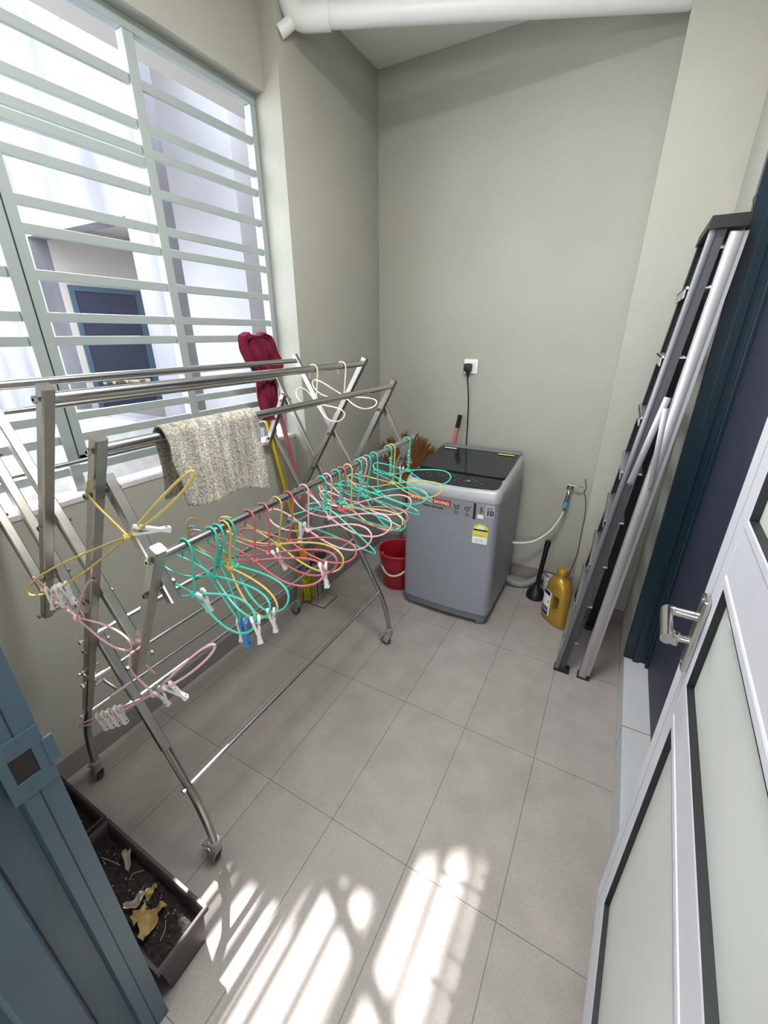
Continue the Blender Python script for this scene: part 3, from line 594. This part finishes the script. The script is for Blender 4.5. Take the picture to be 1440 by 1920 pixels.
def hanger(color, hook_px, knot_px, right, left, wr=.04, wl=.035, kind='loop', rail=(-.757, 1.213, .0110), label='', group='wire hangers on the drying rack', twist=False, ydrift=0):
    x0, z0, rr = rail; y = None
    # the point of the rail nearest to the hook's sight line
    d = ray(*hook_px); best = None
    for k in range(401):
        yy = YN+.02+(YR-YN-.03)*k/400; p = V((x0, yy, z0+rr)); c = d*((p-CAM).dot(d)/d.length_squared)+CAM
        e = (c-p).length
        if best is None or e < best[0]: best = (e, yy)
    y = best[1]; top = V((x0, y, z0+rr+HR))
    knot = ony(*knot_px, y+ydrift); kk = knot
    root = empty('wire_hanger', top, label, 'clothes hanger', group)
    mt = WIRE[color]; hp_ = hook_pts(top, knot, rr+HR+.003, 1)
    m = MB(); m.tube(hp_, HR, 7)
    m.build('hook', mt, root)
    if twist:
        a, b = lerp(top, knot, .35), lerp(top, knot, .97); m = MB()
        m.tube([lerp(a, b, k/40)+V((math.cos(k*.95), math.sin(k*.95), 0))*.0048+V((rr*.9*(1-k/40), 0, 0)) for k in range(41)], HR*.9, 6); m.build('twisted_neck', mt, root)
    m = MB(); m.tube([knot+V((.008*math.cos(k*.8), .008*math.sin(k*.8)*.7, .004*math.sin(k*1.7))) for k in range(16)], HR*1.2, 6); m.tube([knot+V((-.012, 0, .001)), knot+V((.012, 0, -.001))], HR*1.9, 8); m.build('knot', mt, root)
    R_ = ony(*right, y+ydrift)
    Lf = ony(*left, y+ydrift) if left else V((2*kk.x-R_.x, y+ydrift, R_.z+.01))
    if kind == 'tri':
        sh = V((0, 0, -.012)); poly = [knot, lerp(knot, R_, .5)+V((0, 0, .008)), R_+V((-.012, 0, .012)), R_, R_+V((-.014, 0, -.006)), lerp(R_, Lf, .5), Lf+V((.014, 0, -.004)), Lf, Lf+V((.012, 0, .012)), lerp(knot, Lf, .5)+V((0, 0, .008))]
        WPTS.extend(smooth_path(poly, 14, True)); m = MB(); m.tube(smooth_path(poly, 6, True), HR, 7, True); m.build('triangle', mt, root)
    else:
        for T, w in ((R_, wr), (Lf, wl)):
            tp_ = tear(knot, T, w, .004+.01*random.random(), nrm=V((0, .2+.5*random.random(), 1))); WPTS.extend(smooth_path(tp_, 4)); m = MB(); m.tube(tp_, HR, 7, True); m.build('loop', mt, root)
    HANG.append((root, y, knot, R_, Lf)); return root
ORD = 'first second third fourth fifth sixth seventh eighth ninth tenth eleventh twelfth thirteenth fourteenth fifteenth sixteenth seventeenth eighteenth nineteenth twentieth twenty-first twenty-second'.split()
LOW = [ # colour, hook, knot, right tip, left tip, widths, kind, twisted neck
 ('teal', (347, 1014), (365, 1114), (479, 1166), (300, 1086), .052, .02, 'loop', 0),
 ('teal', (396, 994), (401, 1079), (505, 1147), (303, 1046), .045, .03, 'loop', 0),
 ('teal', (408, 989), (409, 1055), (458, 1166), (350, 1030), .03, .03, 'tri', 1),
 ('yellow', (421, 983), (430, 1064), (516, 1152), (354, 975), .042, .04, 'loop', 0),
 ('teal', (428, 980), (441, 1060), (537, 1135), (353, 992), .05, .035, 'loop', 0),
 ('red', (467, 961), (478, 1051), (609, 1075), (355, 1000), .045, .035, 'loop', 0),
 ('red', (494, 950), (505, 1037), (632, 1053), (386, 1006), .045, .03, 'loop', 0),
 ('yellow', (520, 940), (522, 1021), (644, 1054), (412, 974), .05, .03, 'loop', 0),
 ('red', (543, 931), (542, 1014), (668, 1037), (450, 998), .045, .03, 'loop', 0),
 ('pink', (572, 917), (578, 994), (697, 1007), (503, 962), .05, .035, 'loop', 0),
 ('teal', (605, 900), (611, 952), (702, 1034), (541, 972), .03, .03, 'tri', 1),
 ('pink', (616, 897), (619, 971), (734, 984), (550, 920), .048, .035, 'loop', 0),
 ('teal', (633, 890), (640, 942), (750, 992), (575, 950), .03, .03, 'tri', 1),
 ('red', (644, 886), (639, 956), (765, 972), (580, 905), .045, .03, 'loop', 0),
 ('orange', (656, 881), (658, 954), (755, 982), (600, 905), .042, .03, 'loop', 0),
 ('teal', (674, 872), (676, 917), (783, 962), (625, 912), .03, .03, 'tri', 1),
 ('pink', (684, 868), (670, 943), (771, 942), (600, 925), .046, .03, 'loop', 0),
 ('teal', (691, 863), (684, 930), (758, 990), (640, 905), .042, .03, 'loop', 0),
 ('teal', (704, 857), (709, 922), (801, 932), (650, 895), .04, .03, 'loop', 0),
 ('teal', (731, 846), (733, 890), (810, 938), (700, 885), .03, .03, 'tri', 1),
 ('yellow', (737, 841), (737, 906), (829, 917), (652, 893), .042, .03, 'loop', 0),
 ('teal', (765, 827), (766, 882), (845, 896), (700, 872), .042, .03, 'loop', 1)]
for i, (c, hk, kn, rt, lf, wr, wl, kd, tw) in enumerate(LOW):
    cn = {'red': 'dusty red', 'orange': 'pale orange', 'yellow': 'mustard yellow', 'pink': 'pale pink'}.get(c, c)
    kk = 'triangular' if kd == 'tri' else 'two-loop'
    hanger(c, hk, kn, rt, lf, wr, wl, kd, label=f'{cn} {kk} wire hanger, {ORD[i]} along the low rail from the doorway end', group='wire hangers along the low rail', twist=bool(tw))
hanger('pale', (588, 690), (593, 757), (645, 782), (557, 731), .035, .03, rail=(-1.005, 1.511, .0125), label='pale yellow wire hanger alone on the highest rail, beside a white one', group='wire hangers on the high rail')
hanger('white', (641, 683), (645, 742), (706, 757), (586, 716), .032, .03, rail=(-1.005, 1.511, .0125), label='white wire hanger at the end of the highest rail by the back wall', group='wire hangers on the high rail')
def post_hanger(color, hook, knot_px, tips, widths, y, label, nrm):
    kn = ony(*knot_px, y); h = [ony(px, py, yy) for px, py, yy in hook]; root = empty('wire_hanger', h[1], label, 'clothes hanger', 'wire hangers hooked on the rack posts')
    mt = WIRE[color]; m = MB(); m.tube(smooth_path(h+[kn], 8), HR, 7); m.build('hook', mt, root)
    m = MB(); m.tube([kn+V((.008*math.cos(k*.8), .008*math.sin(k*.8)*.7, .004*math.sin(k*1.7))) for k in range(16)], HR*1.2, 6); m.build('knot', mt, root)
    for (tx, ty, tyy), w, nn in zip(tips, widths, nrm):
        T = ony(tx, ty, tyy); tp_ = tear(kn, T, w, .003, nrm=V(nn)); WPTS.extend(smooth_path(tp_, 4)); m = MB(); m.tube(tp_, HR, 7, True); m.build('loop', mt, root)
    return kn
post_hanger('yellow', [(226, 923, .48), (200, 912, .46), (172, 898, .40), (164, 912, .396), (170, 935, .396)], (240, 1006), [(52, 1112, .392), (364, 884, .46)], [.034, .014], .40,
            'yellow wire hanger hooked on the middle post, pegs hanging from its loop', [(1, 0, 1), (0, .2, 1)])
post_hanger('pink', [(180, 1118, .455), (186, 1095, .45), (172, 1088, .398), (160, 1102, .392), (150, 1130, .392)], (145, 1158), [(247, 1213, .392), (62, 1082, .392)], [.030, .015], .392,
            'pink wire hanger hooked on a bolt halfway down the middle post', [(0, .3, 1), (1, 0, 1)])
post_hanger('pink', [(290, 1262, .47), (268, 1240, .45), (250, 1222, .40), (243, 1240, .392), (250, 1262, .392)], (289, 1301), [(403, 1209, .40), (149, 1362, .385)], [.016, .010], .392,
            'pink wire hanger hooked below the short front post, four pegs in a row', [(0, 0, 1), (0, 0, 1)])
# ------------------------------------------------------------------ clothes pegs
def make_peg(label, group, mt):
    root = empty('clothes_peg', (0, 0, 0), label, 'clothes peg', group)
    for s in (-1, 1):
        m = MB(); a = .16*s; R = Matrix.Rotation(a, 3, 'Y')
        P = [(-.0055, -.036), (.0055, -.036), (.0065, -.005), (.0065, .018), (.003, .024), (-.003, .024), (-.0065, .018), (-.0065, -.005)]
        # slim arm, thickness along local x, outlined in y-z, with a hole at the grip end
        ring = [V((.0025, y, z)) for y, z in P]; m.prism([R @ (v+V((s*.003, 0, 0))) for v in ring], R @ V((-.005, 0, 0)))
        m.build('peg_arm', mt, root, False)
        m = MB(); q = R @ V((s*.003, 0, -.029)); m.tube([q+V((.0031, 0, 0)), q+V((-.0031, 0, 0))], .0022, 8); m.build('peg_hole', INK, root)
    m = MB(); m.tube([(.0062*math.cos(k*.7), -.007+.0009*k, .006+.0062*math.sin(k*.7)) for k in range(16)], .0011, 5); m.build('spring', BOLT, root)
    return root
def copy_tree(o, parent=None):
    c = o.copy(); COL.objects.link(c)
    if parent is not None: c.parent = parent
    for ch in list(o.children): copy_tree(ch, c)
    return c
pegw = None; pegb = None
PEGS = [ # px, py (where it grips), depth y, rot z, tilt, colour, label
 (96, 1104, .388, .9, .12, 'w', 'white clothes peg, outermost of the bunch on the yellow hanger loop', 'pegs bunched on the yellow hanger loop'),
 (108, 1101, .386, .7, .05, 'w', 'white clothes peg in the middle of the bunch on the yellow hanger loop', 'pegs bunched on the yellow hanger loop'),
 (122, 1099, .386, .8, -.18, 'w', 'white clothes peg, innermost of the bunch on the yellow hanger loop', 'pegs bunched on the yellow hanger loop'),
 (131, 1117, .40, 1.9, -.5, 'w', 'white clothes peg behind the bunch, gripping the pink hanger loop', 'pegs on the pink hangers'),
 (262, 999, .405, 1.2, -1.3, 'w', 'white clothes peg lying sideways at the yellow hanger knot', 'pegs on the rack posts'),
 (187, 1340, .386, .5, -.1, 'w', 'white clothes peg, first in the row of four on the lowest pink hanger', 'row of pegs on the lowest pink hanger'),
 (199, 1335, .387, .5, -.12, 'w', 'white clothes peg, second in the row of four on the lowest pink hanger', 'row of pegs on the lowest pink hanger'),
 (211, 1331, .388, .5, -.12, 'w', 'white clothes peg, third in the row of four on the lowest pink hanger', 'row of pegs on the lowest pink hanger'),
 (222, 1327, .389, .5, -.15, 'w', 'white clothes peg, last in the row of four on the lowest pink hanger', 'row of pegs on the lowest pink hanger'),
 (297, 1298, .393, 1.7, -.25, 'w', 'white clothes peg splayed open beside the lowest pink hanger knot', 'pegs on the pink hangers'),
 (318, 1286, .395, 1.0, -.5, 'w', 'short white clothes peg just past the lowest pink hanger knot', 'pegs on the pink hangers'),
 (377, 1113, .455, 1.7, -.25, 'w', 'white clothes peg at the knot of the first teal hanger', 'pegs on the low rail hangers'),
 (449, 1166, .46, .6, .1, 'w', 'white clothes peg half hidden beside the blue peg', 'pegs on the low rail hangers'),
 (460, 1170, .455, .35, 0, 'b', 'blue clothes peg hanging from the teal hangers', 'pegs on the low rail hangers'),
 (476, 1163, .455, .9, -.05, 'w', 'white clothes peg just beside the blue peg', 'pegs on the low rail hangers'),
 (508, 1146, .52, .6, -.08, 'w', 'white clothes peg on the yellow hanger loop near the blue peg', 'pegs on the low rail hangers'),
 (518, 1034, .66, .8, -.35, 'w', 'white clothes peg under the first dusty red hangers', 'pegs on the low rail hangers'),
 (603, 1064, .60, .5, -.1, 'w', 'white clothes peg at the far end of a dusty red loop', 'pegs on the low rail hangers'),
 (566, 984, .93, 1.0, .2, 'w', 'white clothes peg at the knot of the pale pink hanger mid rail', 'pegs on the low rail hangers'),
 (753, 876, 1.50, .5, .1, 'w', 'white clothes peg near the last teal hanger by the washing machine', 'pegs on the low rail hangers')]
for px, py, yy, rz, tl, c, lab_, gp in PEGS:
    if c == 'b':
        o = make_peg(lab_, gp, PEGB)
    elif pegw is None:
        pegw = o = make_peg(lab_, gp, PEGW)
    else:
        o = copy_tree(pegw); o['label'] = lab_; o['group'] = gp
    d = ray(px, py).normalized()          # grip the hanger wire that runs where the peg is seen
    p = min(WPTS, key=lambda q: ((q-CAM)-d*((q-CAM).dot(d))).length+.015*abs(q.y-yy))
    o.location = p+Matrix.Rotation(rz, 3, 'Z') @ (Matrix.Rotation(tl, 3, 'Y') @ V((0, 0, -.017))); o.rotation_euler = (0, tl, rz); o.scale = (1.15, 1.15, 1.15)
    if px == 460: o.scale = (1.5, 1.5, 1.45)
# ------------------------------------------------------------------ rag over the rail
ry0, ry1 = .548, .822
def ragf(u, v):
    y = ry0+(ry1-ry0)*u; s = v
    zt_ = 1.424+.0165
    if s < .42:
        d = (.42-s)/.42; x = -.862-.016-.012*d; z = zt_-.012-.16*d; return V((x, y+.006*math.sin(9*s), z))
    if s < .5:
        a = (s-.42)/.08*PI; return V((-.862-.016*math.cos(a), y, zt_-.012+.016*math.sin(a)))
    d = (s-.5)/.5; L = .160+.042*u+.008*math.sin(u*6+.6)
    return V((-.862+.016+.018*d+.010*math.sin(u*7)*d, y+.012*d*(1-u)-.004*d*u+.003*math.sin(12*d), zt_-.012-L*d))
m = MB(); m.grid(ragf, 26, 44, .006)
rg = tag(m.build('floor_rag', RUG), 'grey and olive knitted rag folded over the drying rack rail', 'rag')
dsp = rg.modifiers.new('sub', 'SUBSURF'); dsp.levels = 1; dsp.render_levels = 1
# ------------------------------------------------------------------ mop, broom and maroon cloth by the window
mt0, mb0 = V((-1.618, 1.570, 1.565)), V((-1.575, 1.785, .35))
mo = empty('string_mop', (-1.53, 1.76, 0), 'yellow-handled string mop leaning on the window sill', 'mop')
m = MB(); m.tube([lerp(mt0, mb0, .10), mb0], .0115, 14); m.build('handle', YEL, mo)
m = MB(); m.tube([mt0, lerp(mt0, mb0, .105)], .0135, 14, scales=[.8, 1]); m.build('handle_grip', BLUE, mo)
m = MB(); m.tube([mb0+V((-.006, -.01, .06)), mb0, mb0+V((.004, .01, -.09))], .024, 14, scales=[.6, 1.1, 1.2]); m.build('connector', ORA, mo)
m = MB(); hc = mb0+V((.006, .012, -.10)); m.box(hc, (.045, .12, .032), None, .008); m.build('clamp', BLUE, mo)
m = MB()
for k in range(34):
    u = (k % 17)/16-.5; rw = k//17; a = hc+V((-.012+.024*rw+random.uniform(-.006, .006), u*.11, -.01))
    b = V((hc.x-.02+.035*rw+random.uniform(-.01, .014), hc.y+u*.16+random.uniform(-.01, .01), .006+random.uniform(0, .03)))
    pts = [lerp(a, b, t/7)+V((random.uniform(-.005, .005), random.uniform(-.006, .006), 0)) for t in range(8)]
    m.tube(smooth_path(pts, 3), .0062, 6)
m.build('mop_strings', YSTR, mo)
bt, bb = onx(503, 694, -1.585), V((-1.495, 1.825, .36))
br = empty('broom', (-1.49, 1.83, 0), 'pink-handled broom with pale thin bristles beside the yellow mop', 'broom')
m = MB(); m.tube([bt, bb], .0115, 14); m.build('handle', PINKH, br)
m = MB(); hb2 = bb+V((.006, .008, -.03)); m.tube([bb, hb2], .017, 12); m.box(hb2+V((0, 0, -.012)), (.035, .12, .03), None, .008); m.build('head', CASTD, br)
m = MB()
for k in range(70):
    u = random.uniform(-.5, .5); w = random.uniform(-.5, .5); a = hb2+V((w*.028, u*.112, -.02)); b = V((hb2.x+w*.06+.012, hb2.y+u*.19+.01, .03+random.uniform(-.012, .02)))
    m.tube([a, lerp(a, b, .5)+V((random.uniform(-.004, .004), random.uniform(-.004, .004), 0)), b], .0011, 4)
o_ = m.build('bristles', BRIS, br); o_['kind'] = 'stuff'
rows = [(628, 458, 486), (634, 446, 503), (648, 449, 510), (662, 451, 517), (674, 454, 524), (686, 462, 527), (694, 474, 525), (703, 476, 509), (722, 479, 512), (742, 482, 517), (762, 484, 518), (776, 490, 514), (785, 497, 509)]
def clothf(u, v):
    t = v*(len(rows)-1); i = min(int(t), len(rows)-2); f = t-i; y_, a, b = [lerp(rows[i][k], rows[i+1][k], f) for k in range(3)]
    p = onx(lerp(a, b, u), y_, -1.592); return p+V((.020*math.sin(PI*u)+.010*math.sin(u*15+v*4)+.006*math.sin(u*29-v*6)+.004*math.sin(v*23+u*5), 0, 0))
m = MB(); m.grid(clothf, 30, 40)
m.bm.normal_update(); bmesh.ops.solidify(m.bm, geom=m.bm.faces[:], thickness=.014)
tag(m.build('maroon_cloth', MAR), 'crumpled maroon cloth draped over the top of the mop handle', 'cloth')
# ------------------------------------------------------------------ upside-down palm broom and pink stick by the back wall
pb = V((-1.31, 2.62, 0)); pbo = empty('palm_broom', pb, 'brown fibre broom standing bristles up against the back wall', 'broom')
m = MB(); m.tube([pb, V((-1.275, 2.665, .66))], .012, 12); m.build('stick', WOOD, pbo)
m = MB(); c0 = V((-1.275, 2.665, .62))
for k in range(340):
    a = random.uniform(-.82, .86); L = random.uniform(.27, .38)*(1-.10*abs(a)); off = random.uniform(-.022, .022)
    d = V((math.sin(a), 0, math.cos(a))); p0 = c0+V((math.sin(a)*.03, off, 0)); p2 = c0+d*L+V((random.uniform(-.012, .012), off*1.6, random.uniform(-.012, .012)))
    m.tube([p0, lerp(p0, p2, .6)+V((0, off*.3, 0)), p2], .0105, 4, scales=[.9, 1, .15])
m.build('bristles', COCO, pbo)
m = MB(); m.tube([c0+V((-.05, -.028, .045)), c0+V((.05, -.028, .045))], .006, 6); m.tube([c0+V((-.04, -.030, .02)), c0+V((.04, -.030, .02))], .006, 6); m.build('binding', WOOD, pbo)
ps0, ps1 = V((-1.10, 2.70, .0)), V((-.913, 2.712, 1.128))
pso = empty('pink_stick', ps0, 'pink broom handle with black grip sticking up behind the washing machine', 'broom handle')
m = MB(); m.tube([ps0, lerp(ps0, ps1, .93)], .0125, 14); m.build('handle', PINKH, pso)
m = MB(); m.tube([lerp(ps0, ps1, .925), ps1], .0150, 14); m.build('grip', BLACK, pso)
# ------------------------------------------------------------------ stepladder leaning against the right wall
la = empty('stepladder', (.08, 2.1, 0), 'folded aluminium stepladder leaning between the pillar and the navy door', 'stepladder')
ZT = 1.95
def fx(z): return lerp(.002, .190, z/ZT)
def bxr(z): return lerp(.107, .238, z/ZT)
def fy(z): return lerp(2.37, 2.27, z/ZT)
up = V((fx(1)-fx(0), 0, 1)).normalized()
def rail(y0_, y1_, fxn, w, d, material, name, z0=.02, z1=ZT):
    m = MB(); p, q = V((fxn(z0), y0_, z0)), V((fxn(z1), y1_, z1))
    m.bar(p, q, .004, w, (1, 0, 0)); s = 1 if y0_ < 2.1 else -1
    for k in (-1, 1):
        off = V((k*(w/2-.002), s*d/2, 0)); m.bar(p+off, q+off, d, .004, (1, 0, 0))
    return m.build(name, material, la, False)
near, nt = 1.912, 1.93
fxn_ = lambda z: fx(z)-.010
r1 = rail(near, nt, fxn_, .046, .028, ALUD, 'front_rail'); r2 = rail(fy(0), fy(ZT), fx, .066, .028, ALUK, 'front_rail')
r3 = rail(near, nt, bxr, .05, .022, ALU, 'rear_rail', .015, ZT-.02); r4 = rail(fy(0), fy(ZT), bxr, .05, .022, ALUK, 'rear_rail', .015, ZT-.02)
m = MB(); m.bar((fx(0)-.024, near-.006, .02), (fx(ZT)-.024, nt-.006, ZT), .012, .020, (1, 0, 0), .003); m.build('rail_bead', ALUB, r1)
m = MB(); m.bar((bxr(0)-.006, near-.006, .015), (bxr(ZT)-.006, nt-.006, ZT-.02), .010, .034, (1, 0, 0), .003); m.build('rail_bead', ALU, r3)
for k in range(8):
    z = .20+.225*k; m = MB(); y0_, y1_ = lerp(near, nt, z/ZT)+.004, fy(z)-.004
    m.b2((fx(z)-.045, y0_, z-.006), (fx(z)+.034, y1_, z), .001); m.b2((fx(z)-.045, y0_, z-.034), (fx(z)-.041, y1_, z), .001)
    for j in range(5): m.b2((fx(z)-.042+j*.016, y0_, z), (fx(z)-.036+j*.016, y1_, z+.003))
    m.build('tread', ALU, la, False)
m = MB(); m.prism([(.148, near-.004, ZT-.01), (.252, near-.004, ZT-.01), (.252, fy(ZT)+.01, ZT-.01), (.150, fy(ZT)+.01, ZT-.01)], (.0045, 0, .036)); m.build('top_cap', BLACK, la, False)
for (fn, w, ya) in ((fx, .074, near), (bxr, .058, near), (fx, .074, fy(0)), (bxr, .058, fy(0))):
    m = MB(); s = 1 if ya < 2.1 else -1; m.box((fn(0), ya+s*.010, .014), (w, .036, .028), None, .003); m.build('foot', BLACK, la)
ysp = 1.906
A, B, C_ = V((fx(1.06)+.0, ysp, 1.06)), V((bxr(1.05), ysp, 1.05)), V((.158, ysp-.004, 1.41))
for p, q, w in ((A, C_, .024), (B, C_+V((.002, 0, -.04)), .020)):
    m = MB(); m.bar(p, q, .004, w, (1, 0, 0), .001); sp_ = m.build('spreader', ALU, la)
    m = MB(); m.tube([p+V((0, -.006, 0)), p+V((0, .01, 0))], .006, 8); m.build('rivet', BOLT, sp_)
m = MB(); m.tube(smooth_path([(.243, 1.925, ZT+.005), (.252, 1.915, ZT+.03), (.246, 1.915, ZT+.06), (.256, 1.93, ZT+.075)], 4), .0016, 5); m.build('tie_wire', CASTD, la)
# ------------------------------------------------------------------ planters
def planter(name, x0, x1, y0_, y1_, h, label):
    o = empty(name, ((x0+x1)/2, (y0_+y1_)/2, 0), label, 'planter', 'brown planter boxes'); t = .012; e = .022
    m = MB()
    def ring(ix, z): return [m.bm.verts.new(p) for p in ((x0+ix, y0_+ix, z), (x1-ix, y0_+ix, z), (x1-ix, y1_-ix, z), (x0+ix, y1_-ix, z))]
    R = [ring(e, 0), ring(.010, h-.02), ring(.010, h-.018), ring(0, h-.018), ring(0, h), ring(.008, h), ring(.012, h-.004), ring(.016, h-.03), ring(e+.006, .02)]
    for A, B in zip(R, R[1:]):
        for j in range(4): m.bm.faces.new((A[j], A[(j+1) % 4], B[(j+1) % 4], B[j]))
    m.bm.faces.new(R[0][::-1]); m.bm.faces.new(R[-1]); m.build('box', PLANT, o)
    rs = random.Random(int(x0*100)); m = MB(); zs = h-.055
    m.grid(lambda u, v: V((lerp(x0+.016, x1-.016, u), lerp(y0_+.016, y1_-.016, v), zs+rs.uniform(-.004, .007)+.008*math.sin(u*9)*math.sin(v*5+1))), 70, 26)
    s_ = m.build('soil', SOIL, o); s_['kind'] = 'stuff'
    m = MB()
    for k in range(60):
        r_ = rs.uniform(.0012, .0034); c_ = V((rs.uniform(x0+.03, x1-.03), rs.uniform(y0_+.03, y1_-.03), zs+.006)); T = Matrix.Translation(c_); m.lathe([(0, -r_), (r_, 0), (0, r_)], 5, T)
    g_ = m.build('grit', LEAF2, o); g_['kind'] = 'stuff'
    return zs
zs = planter('planter_box', -1.212, -.736, .160, .314, .165, 'brown plastic planter box with soil and dry leaves beside the blue-grey door frame')
planter('planter_box', -1.632, -1.226, .160, .314, .165, 'brown planter box in the corner against the window wall, soil bare')
def leaf(px, py, L, W, rz, mt, label, cat='dry leaf', seed=1, curl=.5):
    p = onz(px, py, zs+.012); r_ = random.Random(seed)
    def f(u, v):
        a = (u-.5)*L; w = W*math.sin(PI*min(1, max(0, u*.94+.03)))**.6*(v-.5)*(1+.25*math.sin(u*9+seed)); q = V((a, w, curl*abs(v-.5)*W*.9+.010*math.sin(u*7+seed)+r_.uniform(-.002, .002)+.006))
        return p+Matrix.Rotation(rz, 3, 'Z') @ q
    m = MB(); m.grid(f, 14, 8, .0008); tag(m.build('dry_leaf', mt), label, cat, 'dry leaves in the planter')
leaf(279, 1741, .062, .045, 2.2, LEAF, 'largest tan dry leaf, curled, in the planter beside the door frame', seed=2, curl=.9)
leaf(264, 1722, .045, .040, .4, LEAF, 'tan dry leaf tucked against the largest leaf in the planter', seed=3, curl=.8)
leaf(285, 1674, .040, .022, 2.0, LEAF, 'narrow tan leaf scrap above the leaf pile in the planter', seed=5, curl=.7)
leaf(256, 1695, .055, .028, 1.1, LEAF2, 'pale grey shrivelled leaf in the middle of the planter soil', seed=8, curl=.9)
leaf(299, 1706, .040, .020, .9, LEAF, 'small brownish leaf beside the leaf pile, towards the planter rim', seed=9, curl=.6)
leaf(241, 1610, .075, .022, -.55, LEAF2, 'long pale withered stem lying by the inner end of the planter', 'withered stem', seed=11, curl=1.2)
for i, pts in enumerate(([(300, 1765), (309, 1745), (311, 1725)], [(243, 1650), (250, 1638), (270, 1632)], [(190, 1608), (205, 1613), (225, 1622)])):
    m = MB(); m.tube(smooth_path([onz(x, y, zs+.012) for x, y in pts], 5), .0011, 5)
    tag(m.build('dry_stalk', LEAF2), ['thin dry stalk curving near the outer end of the planter', 'thin curved stalk on the middle of the planter soil', 'thin straight stalk at the inner end of the planter'][i], 'dry stalk', 'dry stalks in the planter')
# ------------------------------------------------------------------ daylight and added fill lights
W = bpy.data.worlds.new('sky'); S.world = W; W.use_nodes = True; bg = W.node_tree.nodes['Background']
bg.inputs['Color'].default_value = (.86, .93, 1.0, 1); bg.inputs['Strength'].default_value = 5.8
sl = bpy.data.lights.new('sun', 'SUN'); sl.energy = 14; sl.angle = math.radians(.9); sl.color = (1, .97, .93)
so_ = bpy.data.objects.new('sun', sl); COL.objects.link(so_)
el = math.radians(50.8); dirv = V((.864*math.cos(el), -.503*math.cos(el), -math.sin(el))); so_.rotation_euler = dirv.to_track_quat('-Z', 'Y').to_euler()
def area(nm, loc, rot, sx, sy, en, col):
    al = bpy.data.lights.new(nm, 'AREA'); al.shape = 'RECTANGLE'; al.size = sx; al.size_y = sy; al.energy = en; al.color = col
    ao = bpy.data.objects.new(nm, al); ao.location = loc; ao.rotation_euler = rot; COL.objects.link(ao)
area('kitchen_side_fill', (-.3, -2.47, 1.6), (PI/2, 0, 0), 1.9, 1.5, 38, (.95, .97, 1))  # added fill from behind the camera; no window is built there
area('doorway_fill', (-.35, .165, 2.42), (PI/2+.7, 0, 0), .6, .3, 8, (1, .98, .95))  # added unseen light that lifts the ceiling and upper back wall
area('overhead_fill', (-.3, 1.0, 2.98), (0, 0, 0), .5, .5, 27, (1, .985, .965))  # added unseen light that brightens the floor and low wall
S.render.engine = 'CYCLES'; S.cycles.use_denoising = True; S.cycles.max_bounces = 12; S.cycles.diffuse_bounces = 8; S.cycles.caustics_reflective = False; S.cycles.caustics_refractive = False
S.cycles.sample_clamp_indirect = 8
vs = S.view_settings; S.display_settings.display_device = 'sRGB'; vs.view_transform = 'Standard'; vs.look = 'None'; vs.gamma = 1; vs.use_curve_mapping = False; vs.exposure = .68
